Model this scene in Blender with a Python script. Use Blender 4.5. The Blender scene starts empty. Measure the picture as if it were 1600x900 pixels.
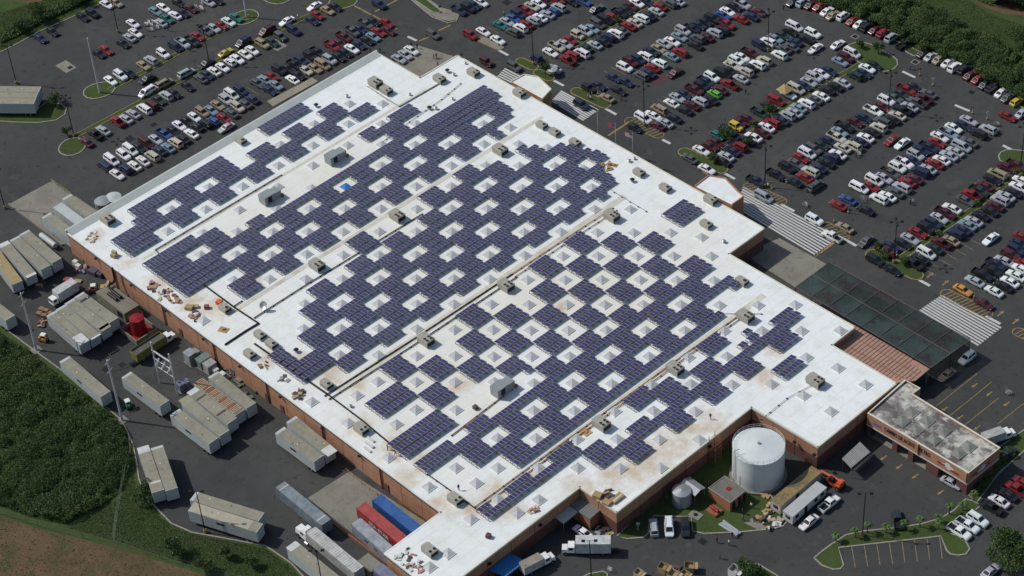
import bpy, bmesh, math, random
import numpy as np
from mathutils import Vector, Matrix
random.seed(7); np.random.seed(7)
sc = bpy.context.scene
COL = sc.collection
R = math.radians
# ---------------------------------------------------------------- camera (calibrated on the skylight grid of the roof)
H = 6.4                      # roof height of the store, metres
U = 6.25                     # skylight grid step along X, metres
UN = 0.899761 * U            # skylight grid step along Y, metres
F_PX = 3364.9729
AZ, PIT, ROLL = -0.8561708, 0.7181295, -0.0783255
CAM = Vector((54.858869*U, -41.503413*U, 50.792968*U + H))
def cam_axes():
    fw = Vector((math.sin(AZ)*math.cos(PIT), math.cos(AZ)*math.cos(PIT), -math.sin(PIT)))
    r = Vector((math.cos(AZ), -math.sin(AZ), 0)); u = r.cross(fw)
    return math.cos(ROLL)*r + math.sin(ROLL)*u, -math.sin(ROLL)*r + math.cos(ROLL)*u, fw
CR, CU, CF = cam_axes()
cd = bpy.data.cameras.new('camera'); cam = bpy.data.objects.new('camera', cd); COL.objects.link(cam)
cam.matrix_world = Matrix(((CR.x, CU.x, -CF.x, CAM.x), (CR.y, CU.y, -CF.y, CAM.y), (CR.z, CU.z, -CF.z, CAM.z), (0, 0, 0, 1)))
cd.sensor_width = 36; cd.lens = F_PX/1600*36; cd.clip_start = 5; cd.clip_end = 6000
sc.camera = cam
# ---------------------------------------------------------------- sky, sun, exposure
SUN_AZ, SUN_EL = R(32), R(46)        # direction in which shadows fall, elevation
w = bpy.data.worlds.new('World'); sc.world = w; w.use_nodes = True
nt = w.node_tree; nt.nodes.clear()
sky = nt.nodes.new('ShaderNodeTexSky'); sky.sky_type = 'NISHITA'; sky.sun_disc = False
sky.sun_elevation = SUN_EL; sky.sun_rotation = math.atan2(-math.cos(SUN_AZ), -math.sin(SUN_AZ))
sky.air_density = 1.0; sky.dust_density = 1.5
bg = nt.nodes.new('ShaderNodeBackground'); bg.inputs[1].default_value = 0.095
wo = nt.nodes.new('ShaderNodeOutputWorld')
nt.links.new(sky.outputs[0], bg.inputs[0]); nt.links.new(bg.outputs[0], wo.inputs[0])
sl = bpy.data.lights.new('sun', 'SUN'); sl.energy = 3.1; sl.angle = R(0.55); sl.color = (1, .975, .925)
so = bpy.data.objects.new('sun', sl); COL.objects.link(so)
so.rotation_euler = Vector((math.cos(SUN_AZ)*math.cos(SUN_EL), math.sin(SUN_AZ)*math.cos(SUN_EL), -math.sin(SUN_EL))).to_track_quat('-Z', 'Y').to_euler()
sc.view_settings.view_transform = 'Standard'; sc.view_settings.look = 'None'
sc.view_settings.exposure = 0.0; sc.view_settings.gamma = 1.0
# ---------------------------------------------------------------- helpers
def G(x, y, z=0.0):
    """point of the place seen at photo pixel x,y on the level z"""
    d = CR*((x-800)/F_PX) - CU*((y-450)/F_PX) + CF
    t = (z-CAM.z)/d.z
    return CAM + d*t
def lat(m, n, z=H): return Vector((m*U, n*UN, z))
def mat(name, col, rough=.8, metal=0.0, noise=None, bump=0.0, spec=.3, coat=0.0):
    """noise: list of (scale, detail, amount, colour2[, lo, hi]) layered over col in object coords"""
    m = bpy.data.materials.new(name); m.use_nodes = True
    t = m.node_tree; b = t.nodes['Principled BSDF']
    b.inputs['Roughness'].default_value = rough; b.inputs['Metallic'].default_value = metal
    b.inputs['Specular IOR Level'].default_value = spec
    if coat: b.inputs['Coat Weight'].default_value = coat; b.inputs['Coat Roughness'].default_value = .08
    b.inputs['Base Color'].default_value = (*col, 1)
    prev = None
    geo = t.nodes.new('ShaderNodeNewGeometry')
    for L in (noise or []):
        s, det, amt, c2 = L[:4]; lo, hi = (L[4], L[5]) if len(L) > 5 else (.4, .62)
        n = t.nodes.new('ShaderNodeTexNoise'); n.inputs['Scale'].default_value = s; n.inputs['Detail'].default_value = det
        n.inputs['Roughness'].default_value = .6
        t.links.new(geo.outputs['Position'], n.inputs['Vector'])
        r = t.nodes.new('ShaderNodeMapRange'); r.inputs[1].default_value = lo; r.inputs[2].default_value = hi
        r.inputs[3].default_value = 0; r.inputs[4].default_value = amt
        t.links.new(n.outputs['Fac'], r.inputs[0])
        mx = t.nodes.new('ShaderNodeMix'); mx.data_type = 'RGBA'
        if prev: t.links.new(prev, mx.inputs[6])
        else: mx.inputs[6].default_value = (*col, 1)
        mx.inputs[7].default_value = (*c2, 1)
        t.links.new(r.outputs[0], mx.inputs[0]); prev = mx.outputs[2]
    if prev: t.links.new(prev, b.inputs['Base Color'])
    if bump:
        n = t.nodes.new('ShaderNodeTexNoise'); n.inputs['Scale'].default_value = 6; n.inputs['Detail'].default_value = 5
        t.links.new(geo.outputs['Position'], n.inputs['Vector'])
        bp = t.nodes.new('ShaderNodeBump'); bp.inputs['Strength'].default_value = bump; bp.inputs['Distance'].default_value = .1
        t.links.new(n.outputs['Fac'], bp.inputs['Height']); t.links.new(bp.outputs[0], b.inputs['Normal'])
    return m
def paint_mat(name, rough, metal, coat, var=0.0):
    """colour comes from the object's own colour"""
    m = bpy.data.materials.new(name); m.use_nodes = True; t = m.node_tree; b = t.nodes['Principled BSDF']
    oi = t.nodes.new('ShaderNodeObjectInfo'); src = oi.outputs['Color']
    if var:
        geo = t.nodes.new('ShaderNodeNewGeometry'); n = t.nodes.new('ShaderNodeTexNoise'); n.inputs['Scale'].default_value = .9; n.inputs['Detail'].default_value = 6
        t.links.new(geo.outputs['Position'], n.inputs['Vector'])
        r = t.nodes.new('ShaderNodeMapRange'); r.inputs[1].default_value = .35; r.inputs[2].default_value = .7; r.inputs[3].default_value = 1; r.inputs[4].default_value = 1-var
        t.links.new(n.outputs['Fac'], r.inputs[0])
        mx = t.nodes.new('ShaderNodeMix'); mx.data_type = 'RGBA'; mx.blend_type = 'MULTIPLY'; mx.inputs[0].default_value = 1
        t.links.new(src, mx.inputs[6]); t.links.new(r.outputs[0], mx.inputs[7]); src = mx.outputs[2]
    t.links.new(src, b.inputs['Base Color'])
    b.inputs['Roughness'].default_value = rough; b.inputs['Metallic'].default_value = metal; b.inputs['Coat Weight'].default_value = coat
    b.inputs['Coat Roughness'].default_value = .06
    return m
class MB:
    """collects faces; one build = one mesh"""
    def __init__(s): s.v = []; s.f = []; s.mi = []
    def add(s, vs, fs, mi=0):
        o = len(s.v); s.v += [tuple(v) for v in vs]; s.f += [tuple(o+i for i in f) for f in fs]; s.mi += [mi]*len(fs); return s
    def poly(s, pts, mi=0): return s.add(pts, [tuple(range(len(pts)))], mi)
    def box(s, c, d, rz=0, mi=0, tx=1, ty=1):
        """centre of the base c, size d, top scaled by tx,ty"""
        x, y, z = d[0]/2, d[1]/2, d[2]; ca, sa = math.cos(rz), math.sin(rz)
        P = [(-x, -y, 0), (x, -y, 0), (x, y, 0), (-x, y, 0), (-x*tx, -y*ty, z), (x*tx, -y*ty, z), (x*tx, y*ty, z), (-x*tx, y*ty, z)]
        P = [(c[0]+p[0]*ca-p[1]*sa, c[1]+p[0]*sa+p[1]*ca, c[2]+p[2]) for p in P]
        return s.add(P, [(3, 2, 1, 0), (4, 5, 6, 7), (0, 1, 5, 4), (1, 2, 6, 5), (2, 3, 7, 6), (3, 0, 4, 7)], mi)
    def prism(s, pts, z0, z1, mi=0, top=True, bottom=True, mit=None):
        n = len(pts)
        a = sum(pts[i][0]*pts[(i+1) % n][1]-pts[(i+1) % n][0]*pts[i][1] for i in range(n))
        if a < 0: pts = list(reversed(pts))
        P = [(p[0], p[1], z0) for p in pts]+[(p[0], p[1], z1) for p in pts]
        s.add(P, [(i, (i+1) % n, n+(i+1) % n, n+i) for i in range(n)], mi)
        if top: s.add(P[n:], [tuple(range(n))], mi if mit is None else mit)
        if bottom: s.add(P[:n], [tuple(reversed(range(n)))], mi)
        return s
    def cyl(s, c, r, h, n=10, r2=None, mi=0, axis='z', cap=True):
        r2 = r if r2 is None else r2; P = []
        for k, (rr, zz) in enumerate(((r, 0), (r2, h))):
            for i in range(n):
                a = 2*math.pi*i/n; p = (rr*math.cos(a), rr*math.sin(a), zz)
                if axis == 'y': p = (p[0], p[2], -p[1])
                if axis == 'x': p = (p[2], p[0], p[1])
                P.append((c[0]+p[0], c[1]+p[1], c[2]+p[2]))
        s.add(P, [(i, (i+1) % n, n+(i+1) % n, n+i) for i in range(n)], mi)
        if cap: s.add(P, [tuple(range(n, 2*n)), tuple(reversed(range(n)))], mi)
        return s
    def tube(s, pts, r, n=5, mi=0):
        pts = [Vector(p) for p in pts]
        for a, b in zip(pts, pts[1:]):
            d = (b-a); 
            if d.length < 1e-6: continue
            q = d.to_track_quat('Z', 'Y').to_matrix(); P = []
            for e in (a, b):
                for i in range(n):
                    an = 2*math.pi*i/n; P.append(e+q@Vector((r*math.cos(an), r*math.sin(an), 0)))
            s.add(P, [(i, (i+1) % n, n+(i+1) % n, n+i) for i in range(n)]+[tuple(range(n, 2*n)), tuple(reversed(range(n)))], mi)
        return s
    def strip(s, pts, wd, z0, z1, mi=0, closed=False):
        """a kerb: box section of width wd swept along pts (xy)"""
        pts = [Vector((p[0], p[1])) for p in pts]; n = len(pts); L = []; Rr = []
        for i, p in enumerate(pts):
            a = pts[i-1] if (i > 0 or closed) else p; b = pts[(i+1) % n] if (i < n-1 or closed) else p
            d = (b-a); d = d.normalized() if d.length else Vector((1, 0)); nn = Vector((-d.y, d.x))*wd/2
            L.append(p+nn); Rr.append(p-nn)
        P = []
        for l, r_ in zip(L, Rr): P += [(l.x, l.y, z0), (l.x, l.y, z1), (r_.x, r_.y, z1), (r_.x, r_.y, z0)]
        fs = []
        for i in range(n if closed else n-1):
            a = 4*i; b = 4*((i+1) % n)
            fs += [(a, a+1, b+1, b), (a+1, a+2, b+2, b+1), (a+2, a+3, b+3, b+2)]
        if not closed: fs += [(0, 3, 2, 1), (4*n-4, 4*n-3, 4*n-2, 4*n-1)]
        return s.add(P, fs, mi)
    def mesh(s, name, mats):
        me = bpy.data.meshes.new(name); me.from_pydata(s.v, [], s.f)
        for m in (mats if isinstance(mats, (list, tuple)) else [mats]): me.materials.append(m)
        me.polygons.foreach_set('material_index', s.mi); me.update(); return me
    def build(s, name, mats, parent=None, smooth=False):
        me = s.mesh(name, mats)
        if smooth: me.polygons.foreach_set('use_smooth', [True]*len(me.polygons))
        return link(name, me, parent)
def link(name, me, parent=None, loc=None, rz=None):
    o = bpy.data.objects.new(name, me); COL.objects.link(o)
    if parent: o.parent = parent
    if loc is not None: o.location = loc
    if rz is not None: o.rotation_euler = (0, 0, rz)
    return o
def tag(o, label=None, cat=None, group=None, kind=None):
    if label: o['label'] = label
    if cat: o['category'] = cat
    if group: o['group'] = group
    if kind: o['kind'] = kind
    return o
def thing(name, label, cat, loc=(0, 0, 0), rz=0, group=None):
    return tag(link(name, None, None, loc, rz), label, cat, group)
def copy_tree(o, parent=None):
    c = o.copy(); COL.objects.link(c); c.parent = parent
    for ch in list(o.children): copy_tree(ch, c)
    return c
def gp(pts, z=0.0): return [G(x, y, z) for x, y in pts]
def lerp(a, b, t): return a+(b-a)*t
def ordn(i):
    return f"{i}{'th' if 10 <= i % 100 <= 20 else {1: 'st', 2: 'nd', 3: 'rd'}.get(i % 10, 'th')}"
# ---------------------------------------------------------------- materials
M = {}
M['asphalt'] = mat('asphalt', (.053, .054, .052), .92, noise=[(.03, 4, .85, (.069, .069, .064)), (.3, 7, .6, (.042, .043, .042), .45, .7), (.09, 4, .65, (.038, .039, .038), .54, .66), (.02, 2, .5, (.044, .046, .047), .5, .6), (.75, 4, .8, (.022, .022, .022), .60, .70), (.18, 8, .6, (.078, .076, .072), .6, .66), (5, 3, .45, (.078, .078, .074), .5, .8)], bump=.25, spec=.2)
M['concrete'] = mat('concrete', (.22, .205, .17), .9, noise=[(.25, 6, .8, (.15, .14, .115)), (2.2, 5, .4, (.27, .25, .21)), (.6, 3, .5, (.10, .095, .085), .58, .7)], bump=.2)
M['kerb'] = mat('kerb', (.30, .28, .23), .9, noise=[(1.2, 4, .6, (.2, .19, .16))])
M['kerb_yellow'] = mat('kerb_yellow', (.27, .20, .075), .8, noise=[(1.5, 5, .8, (.17, .15, .10))])
M['grass'] = mat('grass', (.052, .080, .024), .95, noise=[(.12, 5, .8, (.036, .060, .018)), (.9, 6, .6, (.066, .090, .03)), (.05, 3, .6, (.062, .062, .028), .52, .72)], bump=.6, spec=.1)
M['soil'] = mat('soil', (.125, .084, .048), .95, noise=[(.09, 7, .85, (.075, .064, .032), .44, .58), (.5, 7, .6, (.17, .115, .068), .48, .7), (.2, 6, .75, (.05, .068, .024), .52, .66), (2, 5, .4, (.09, .06, .035))], bump=.6, spec=.1)
M['white_line'] = mat('white_line', (.5, .5, .48), .8, noise=[(1.5, 5, .7, (.3, .3, .29), .5, .75)])
M['yellow_line'] = mat('yellow_line', (.33, .22, .06), .8, noise=[(1.5, 5, .85, (.14, .11, .06), .42, .66)])
M['faded_line'] = mat('faded_line', (.30, .21, .11), .8, noise=[(2, 5, .8, (.12, .1, .075), .4, .65)])
M['steel'] = mat('steel', (.32, .33, .33), .45, .6)
M['galv'] = mat('galvanised_steel', (.42, .43, .44), .4, .5, noise=[(1.5, 4, .5, (.3, .3, .31))])
M['dark_metal'] = mat('dark_metal', (.02, .021, .023), .5, .3)
M['bronze'] = mat('bronze_pole', (.025, .022, .02), .5, .3)
M['white_pole'] = mat('pale_pole', (.55, .53, .52), .5)
M['tyre'] = mat('tyre', (.012, .012, .012), .85)
M['rim'] = mat('rim', (.35, .35, .36), .35, .7)
M['glass'] = mat('vehicle_glass', (.012, .015, .018), .06, 0, spec=.6)
M['lamp'] = mat('vehicle_lamp', (.55, .55, .52), .2)
M['tail'] = mat('tail_lamp', (.25, .012, .01), .3)
M['black'] = mat('black_plastic', (.012, .012, .013), .6)
M['paint'] = paint_mat('car_paint', .34, .0, .7)
M['solid'] = paint_mat('weathered_paint', .6, 0, 0, .35)
M['plain'] = paint_mat('plain_colour', .75, 0, 0, .15)
ONES = 'zeroth first second third fourth fifth sixth seventh eighth ninth tenth eleventh twelfth thirteenth fourteenth fifteenth sixteenth seventeenth eighteenth nineteenth'.split()
TENS = {2: 'twent', 3: 'thirt', 4: 'fort', 5: 'fift', 6: 'sixt', 7: 'sevent', 8: 'eight', 9: 'ninet'}
def ordw(i):
    if i < 20: return ONES[i]
    t, o = divmod(i, 10)
    if i >= 100: return 'hundred-'+ordw(i-100) if i > 100 else 'hundredth'
    return TENS[t]+'ieth' if o == 0 else TENS[t]+'y-'+ONES[o]
# ================================================================ SETTING
def sheet(name, pts, z, m, kind='structure', thick=None):
    mb = MB()
    if thick: mb.prism([(p[0], p[1]) for p in pts], z-thick, z, bottom=False)
    else:
        n = len(pts); a = sum(pts[i][0]*pts[(i+1) % n][1]-pts[(i+1) % n][0]*pts[i][1] for i in range(n))
        if a < 0: pts = list(reversed(pts))
        mb.poly([(p[0], p[1], z) for p in pts])
    return tag(mb.build(name, m), kind=kind)
sheet('ground', [(-1600, -1600), (1600, -1600), (1600, 1600), (-1600, 1600)], -.06, M['grass'])
LOT = [(-40, 103), (0, 82), (28, 68), (60, 50), (110, 28), (155, 7), (190, -12), (420, -140), (1120, -60), (1235, 0), (1290, 17), (1350, 42), (1425, 75), (1510, 117), (1600, 170), (1720, 245), (1900, 420), (1900, 900), (1500, 1080), (640, 1080),
       (478, 905), (455, 880), (415, 853), (360, 843), (300, 832), (268, 818), (250, 800), (226, 772), (217, 748), (213, 720), (208, 695), (198, 672), (188, 655), (120, 596), (50, 545), (0, 508), (-120, 430), (-160, 200)]
LOTG = gp(LOT)
sheet('parking_lot', LOTG, 0.0, M['asphalt'])
def kerb(pts, z=0, m='kerb', wd=.28, closed=False, parent=None, name='kerb'):
    o = MB().strip(gp(pts, z), wd, -.05, .13, closed=closed).build(name, M[m], parent)
    if not parent: tag(o, kind='structure')
    return o
kerb(LOT[0:7]); kerb(LOT[9:16]); kerb(LOT[20:37])
sheet('soil_bank', gp([(-120, 780), (0, 806), (60, 826), (130, 843), (200, 862), (280, 886), (340, 905), (420, 930), (420, 1100), (-300, 1100)]), -.04, M['soil'])
sheet('soil_verge', gp([(1490, -40), (1530, 8), (1570, 22), (1610, 24), (1640, -60)]), -.04, M['soil'])
# top-left rough ground
sheet('bare_verge', gp([(-60, 10), (0, -2), (60, 8), (90, -20), (40, -60), (-80, -30)]), -.045, M['soil'])
# concrete aprons
def pad(pts, z=.004, name='concrete_apron'): return sheet(name, gp(pts), z, M['concrete'])
pad([(14, 319), (82, 282), (160, 335), (98, 384)]); pad([(481, 778), (545, 737), (700, 838), (632, 898)])
pad([(650, 70), (716, 90), (665, 130), (615, 100)], name='patio_slab'); pad([(1160, 396), (1218, 372), (1292, 413), (1244, 450)], name='patio_slab')
pad([(637, -5), (660, 14), (682, 28), (702, 33), (714, 30), (716, 22), (706, 16), (690, 12), (655, -12)], name='pavement')
kerb([(632, -10), (650, 6), (676, 27), (700, 36), (713, 33), (717, 24), (708, 16)])
def grass_island(pts, yellow=False, name='grass_island'):
    g = gp(pts); mb = MB().prism([(p.x, p.y) for p in g], -.05, .09, bottom=False)
    o = tag(mb.build(name, M['grass']), kind='structure')
    MB().strip(g, .3, -.05, .14, closed=True).build('kerb', M['kerb_yellow' if yellow else 'kerb'], o)
    return o
def capsule(a, b, r, n=7):
    a, b = Vector(a[:2]), Vector(b[:2]); d = (b-a).normalized(); an = math.atan2(d.y, d.x); P = []
    for c, s in ((b, -math.pi/2), (a, math.pi/2)):
        for i in range(n): t = an+s+math.pi*i/(n-1); P.append(c+Vector((math.cos(t), math.sin(t)))*r)
    return P
def cap_island(a, b, r, yellow=True, grass=True):
    P = capsule(G(*a), G(*b), r); m = 'kerb_yellow' if yellow else 'kerb'
    o = tag(MB().prism([(p.x, p.y) for p in P], -.05, .09, bottom=False).build('grass_island', M['grass' if grass else 'concrete']), kind='structure')
    MB().strip(P, .3, -.05, .15, closed=True).build('kerb', M[m], o); return o
for a, b, r in (((1364, 398), (1431, 430), 1.7), ((1070, 238), (1127, 265), 1.6), ((814, 96), (833, 105), 1.4), ((842, 114), (858, 122), 1.4)): cap_island(a, b, r)
cap_island((901, 143), (945, 164), 1.5, True, True); cap_island((753, 62), (780, 74), 1.2, True, False)
cap_island((1345, 80), (1378, 98), 4.0, False); cap_island((1425, 78), (1433, 82), 1.8, False); cap_island((1580, 246), (1620, 250), 3.0, False)
cap_island((114, 228), (112, 231), 3.3, False); cap_island((150, 143), (160, 140), 3.3, False); cap_island((378, 29), (386, 26), 3.2, False); cap_island((430, -6), (436, -4), 3.4, False); cap_island((532, 4), (540, 2), 3.2, False)
grass_island([(-20, 176), (50, 178), (72, 160), (96, 163), (104, 170), (101, 179), (88, 188), (60, 192), (20, 191), (-20, 188)])
def strip_island(a, b, wd=1.5, yellow=True):
    a, b = G(*a), G(*b); d = (b-a); d.z = 0; d.normalize(); n = Vector((-d.y, d.x, 0))*wd/2
    P = [a+n, b+n, b-n, a-n]
    o = tag(MB().prism([(p.x, p.y) for p in P], -.05, .07, bottom=False).build('grass_island', M['grass']), kind='structure')
    MB().strip(P, .22, -.05, .12, closed=True).build('kerb', M['kerb_yellow' if yellow else 'kerb'], o)
for a, b in (((170, 141), (392, 24)), ((118, 213), (330, 101)), ((335, 97), (520, 6)), ((893, 74), (1034, -4)), ((1195, 185), (1345, 100)), ((1402, 407), (1620, 259)), ((1128, 238), (1195, 194))): strip_island(a, b)
grass_island([(636, -8), (652, 3), (676, 19), (690, 18), (660, -6)])
# lower right landscaping
grass_island([(1272, 872), (1285, 861), (1300, 850), (1322, 836), (1350, 830), (1400, 825), (1440, 819), (1470, 810), (1490, 798), (1509, 780), (1520, 783), (1533, 790), (1520, 800), (1490, 815), (1482, 833), (1497, 838), (1510, 848), (1515, 858), (1509, 866), (1497, 868), (1485, 866), (1479, 860), (1470, 838), (1310, 856), (1318, 883), (1313, 889), (1302, 890), (1285, 884)])
grass_island([(1512, 772), (1560, 700), (1600, 672), (1640, 640), (1650, 660), (1600, 705), (1560, 740), (1526, 786)])
grass_island([(964, 838), (980, 842), (1005, 840), (1013, 834), (1014, 820), (1022, 806), (1080, 808), (1082, 830), (1100, 834), (1150, 832), (1195, 828), (1222, 824), (1232, 812), (1226, 800), (1200, 770), (1200, 720), (1140, 690), (1060, 740)], name='grass_yard')
grass_island([(905, 905), (920, 897), (942, 893), (949, 897), (949, 920), (905, 920)]); grass_island([(1143, 890), (1160, 880), (1185, 882), (1215, 900), (1215, 925), (1150, 925)])
sheet('worn_path', gp([(1163, 818), (1184, 804), (1200, 826), (1187, 829)]), .11, M['concrete'])
# ---------------------------------------------------------------- painted markings
def line(a, b, wd, m='white_line', z=.004, name='painted_line'):
    a, b = G(*a), G(*b); d = (b-a); d.z = 0; d.normalize(); n = Vector((-d.y, d.x, 0))*wd/2
    o = MB().poly([(p.x, p.y, z) for p in (a-n, b-n, b+n, a+n)]).build(name, M[m]); return tag(o, kind='structure')
def lpar(q, t): return (q[0][0]+(q[1][0]-q[0][0])*t, q[0][1]+(q[1][1]-q[0][1])*t)
def crosswalk(t0, t1, b0, b1, n, wd=.5):
    for i in range(n):
        t = i/(n-1); line(lpar((t0, b0), t), lpar((t1, b1), t), wd)
crosswalk((1470, 461.5), (1564, 512.5), (1437.5, 484), (1529, 539.5), 10)
crosswalk((1161, 292.5), (1309, 371), (1150, 323), (1276, 399), 10)
crosswalk((876, 142), (934, 173), (862, 157), (912, 188), 8); crosswalk((788, 107), (838, 132), (778, 118), (800, 129), 5)
for a, b in (((1432, 435), (1453, 446.5)), ((1540, 494), (1563, 506)), ((1220, 319), (1241, 330)), ((1318, 373), (1338, 384)), ((1410, 111.5), (1430, 121)), ((1492, 164), (1515, 173.5)), ((1567, 227), (1589, 238)), ((864, 125), (881, 134)), ((945, 169), (963, 179)), ((920, 165), (934, 172.5)), ((1035, 218), (1047.5, 224.5)), ((1129, 269), (1148, 279.5)), ((779, 78), (794, 86.5)), ((637, 57), (651, 63.5))): line(a, b, .75)
def hatched(a, b, r, m='yellow_line'):
    P = capsule(G(*a), G(*b), r); mb = MB().strip(P, .22, -.01, .005, closed=True)
    A, B = Vector(G(*a)[:2]), Vector(G(*b)[:2]); d = (B-A); L = d.length; d.normalize(); n = Vector((-d.y, d.x)); k = int(L/1.0)
    for i in range(k+1):
        c = A+d*(L*i/max(k, 1)); p, q_ = c-n*r*.92-d*.5, c+n*r*.92+d*.5; e = d*.11
        mb.poly([(v.x, v.y, .005) for v in (p-e, p+e, q_+e, q_-e)])
    return tag(mb.build('hatched_marking', M[m]), kind='structure')
for a, b, r in (((1170, 291), (1221, 314), 1.3), ((1292, 352), (1319, 370), 1.2), ((1480, 459), (1541, 489), 1.5), ((1592, 519), (1625, 533), 1.4), ((985, 189), (1028, 210), 1.5)): hatched(a, b, r)
line((950, 212), (982, 191), .5, 'yellow_line'); line((1273, 400), (1303, 379), .7, 'yellow_line')
for a, b in (((552, 8), (580, 23)), ((586, 18), (626, -3)), ((685, 48), (704, 39)), ((655, 64), (672, 57)), ((583, 24), (620, 45)), ((1098, 268), (1110, 275))): line(a, b, .45, 'yellow_line')
for a, b in (((1462, 635), (1527, 583.5)), ((1481, 652), (1549, 597)), ((1505, 666), (1560, 622)), ((1558, 663), (1600, 630))): line(a, b, .14, 'yellow_line')
for i in range(9): line((1310+19.6*i+1, 856-2.2*i), (1317+19.4*i, 889-2.0*i), .14, 'faded_line')
for a, b in (((1334, 886), (1344, 858)),): pass
def arrow(x, y, dx, dy, m='yellow_line', s=1.0):
    a = G(x, y); d = G(x+dx, y+dy)-a; d.z = 0; d.normalize(); n = Vector((-d.y, d.x, 0)); mb = MB()
    mb.poly([(p.x, p.y, .005) for p in (a-n*.16*s-d*1.1*s, a+n*.16*s-d*1.1*s, a+n*.16*s+d*.3*s, a-n*.16*s+d*.3*s)][::-1]); mb.poly([(p.x, p.y, .005) for p in (a-n*.5*s+d*.3*s, a+n*.5*s+d*.3*s, a+d*1.3*s)][::-1])
    tag(mb.build('painted_arrow', M[m]), kind='structure')
for x, y in ((1476, 639), (1500, 652), (1527, 668), (1523, 602), (1546, 615), (1573, 631), (1381, 715), (1405, 729), (1430, 744), (1470, 769)): arrow(x, y, -10, 7, s=.8)
for x, y in ((1453, 430), (1477, 442), (1563, 490), (1587, 502)): arrow(x, y, 10, -8, 'faded_line')
# stall lines where the lot shows through
def stall_lines(a, b, ln, n, m='faded_line'):
    for i in range(n):
        x, y = lpar((a, b), i/(n-1)); g = G(x, y)
        mb = MB().poly([(g.x-ln/2, g.y-.06, .004), (g.x+ln/2, g.y-.06, .004), (g.x+ln/2, g.y+.06, .004), (g.x-ln/2, g.y+.06, .004)]); tag(mb.build('painted_line', M[m]), kind='structure')
stall_lines((1450, 424), (1520, 376), 4.6, 7); stall_lines((955, 117), (1000, 92), 5, 5); stall_lines((1030, 166), (1065, 187-40), 5, 5)
stall_lines((395, 142), (425, 126), 5, 4); stall_lines((770, 47), (800, 30), 5, 4)
# covers and drains in the asphalt
for x, y, w_, d_, pale in ((103, 104, 5, 3.4, 1), (432, 70, 5, 3.4, 1), (240, 195, 1.6, 1.6, 0), (1336, 57, 1.9, 1.9, 2), (1430, 97, 1.9, 1.9, 2), (1518, 144, 1.4, 1.4, 0), (792, 4, 2.2, 2, 0), (203, 217, 2.5, 2, 0), (165, 577, 1.5, 1.5, 0), (191, 570, 1.5, 1.5, 0), (1098, 846, 1.6, 1.4, 0)):
    g = G(x, y); o = tag(MB().box((g.x, g.y, -.02), (w_, d_, .03)).build('drain_cover', M['concrete' if pale else 'dark_metal']), kind='structure')
    if pale: MB().box((g.x+(1.2 if x < 200 else -1.3)*(pale == 1), g.y+.5*(pale == 1), .005), (1.3, 1.3, .012)).build('grate', M['dark_metal'], o)

# ================================================================ THE STORE
M['roof'] = mat('roof_membrane', (.76, .785, .775), .7, noise=[(.05, 5, .5, (.68, .71, .68)), (.35, 8, .6, (.58, .58, .51), .49, .76), (.018, 3, .6, (.66, .63, .51), .48, .70), (1.1, 6, .4, (.5, .49, .43), .56, .76), (3.5, 5, .3, (.52, .53, .51), .52, .8)], bump=.06)
M['wall'] = mat('tan_wall', (.41, .215, .122), .9, noise=[(.5, 6, .6, (.28, .14, .09)), (.12, 4, .5, (.39, .21, .14)), (1.8, 4, .4, (.24, .125, .085), .55, .75)])
M['wall_dark'] = mat('maroon_wall', (.13, .062, .05), .9, noise=[(.5, 5, .5, (.11, .045, .035))])
M['coping'] = mat('coping', (.62, .60, .50), .7, noise=[(.6, 5, .5, (.5, .45, .33))])
M['parapet'] = mat('grey_parapet', (.47, .50, .47), .8, noise=[(.3, 5, .5, (.38, .40, .37))])
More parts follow.
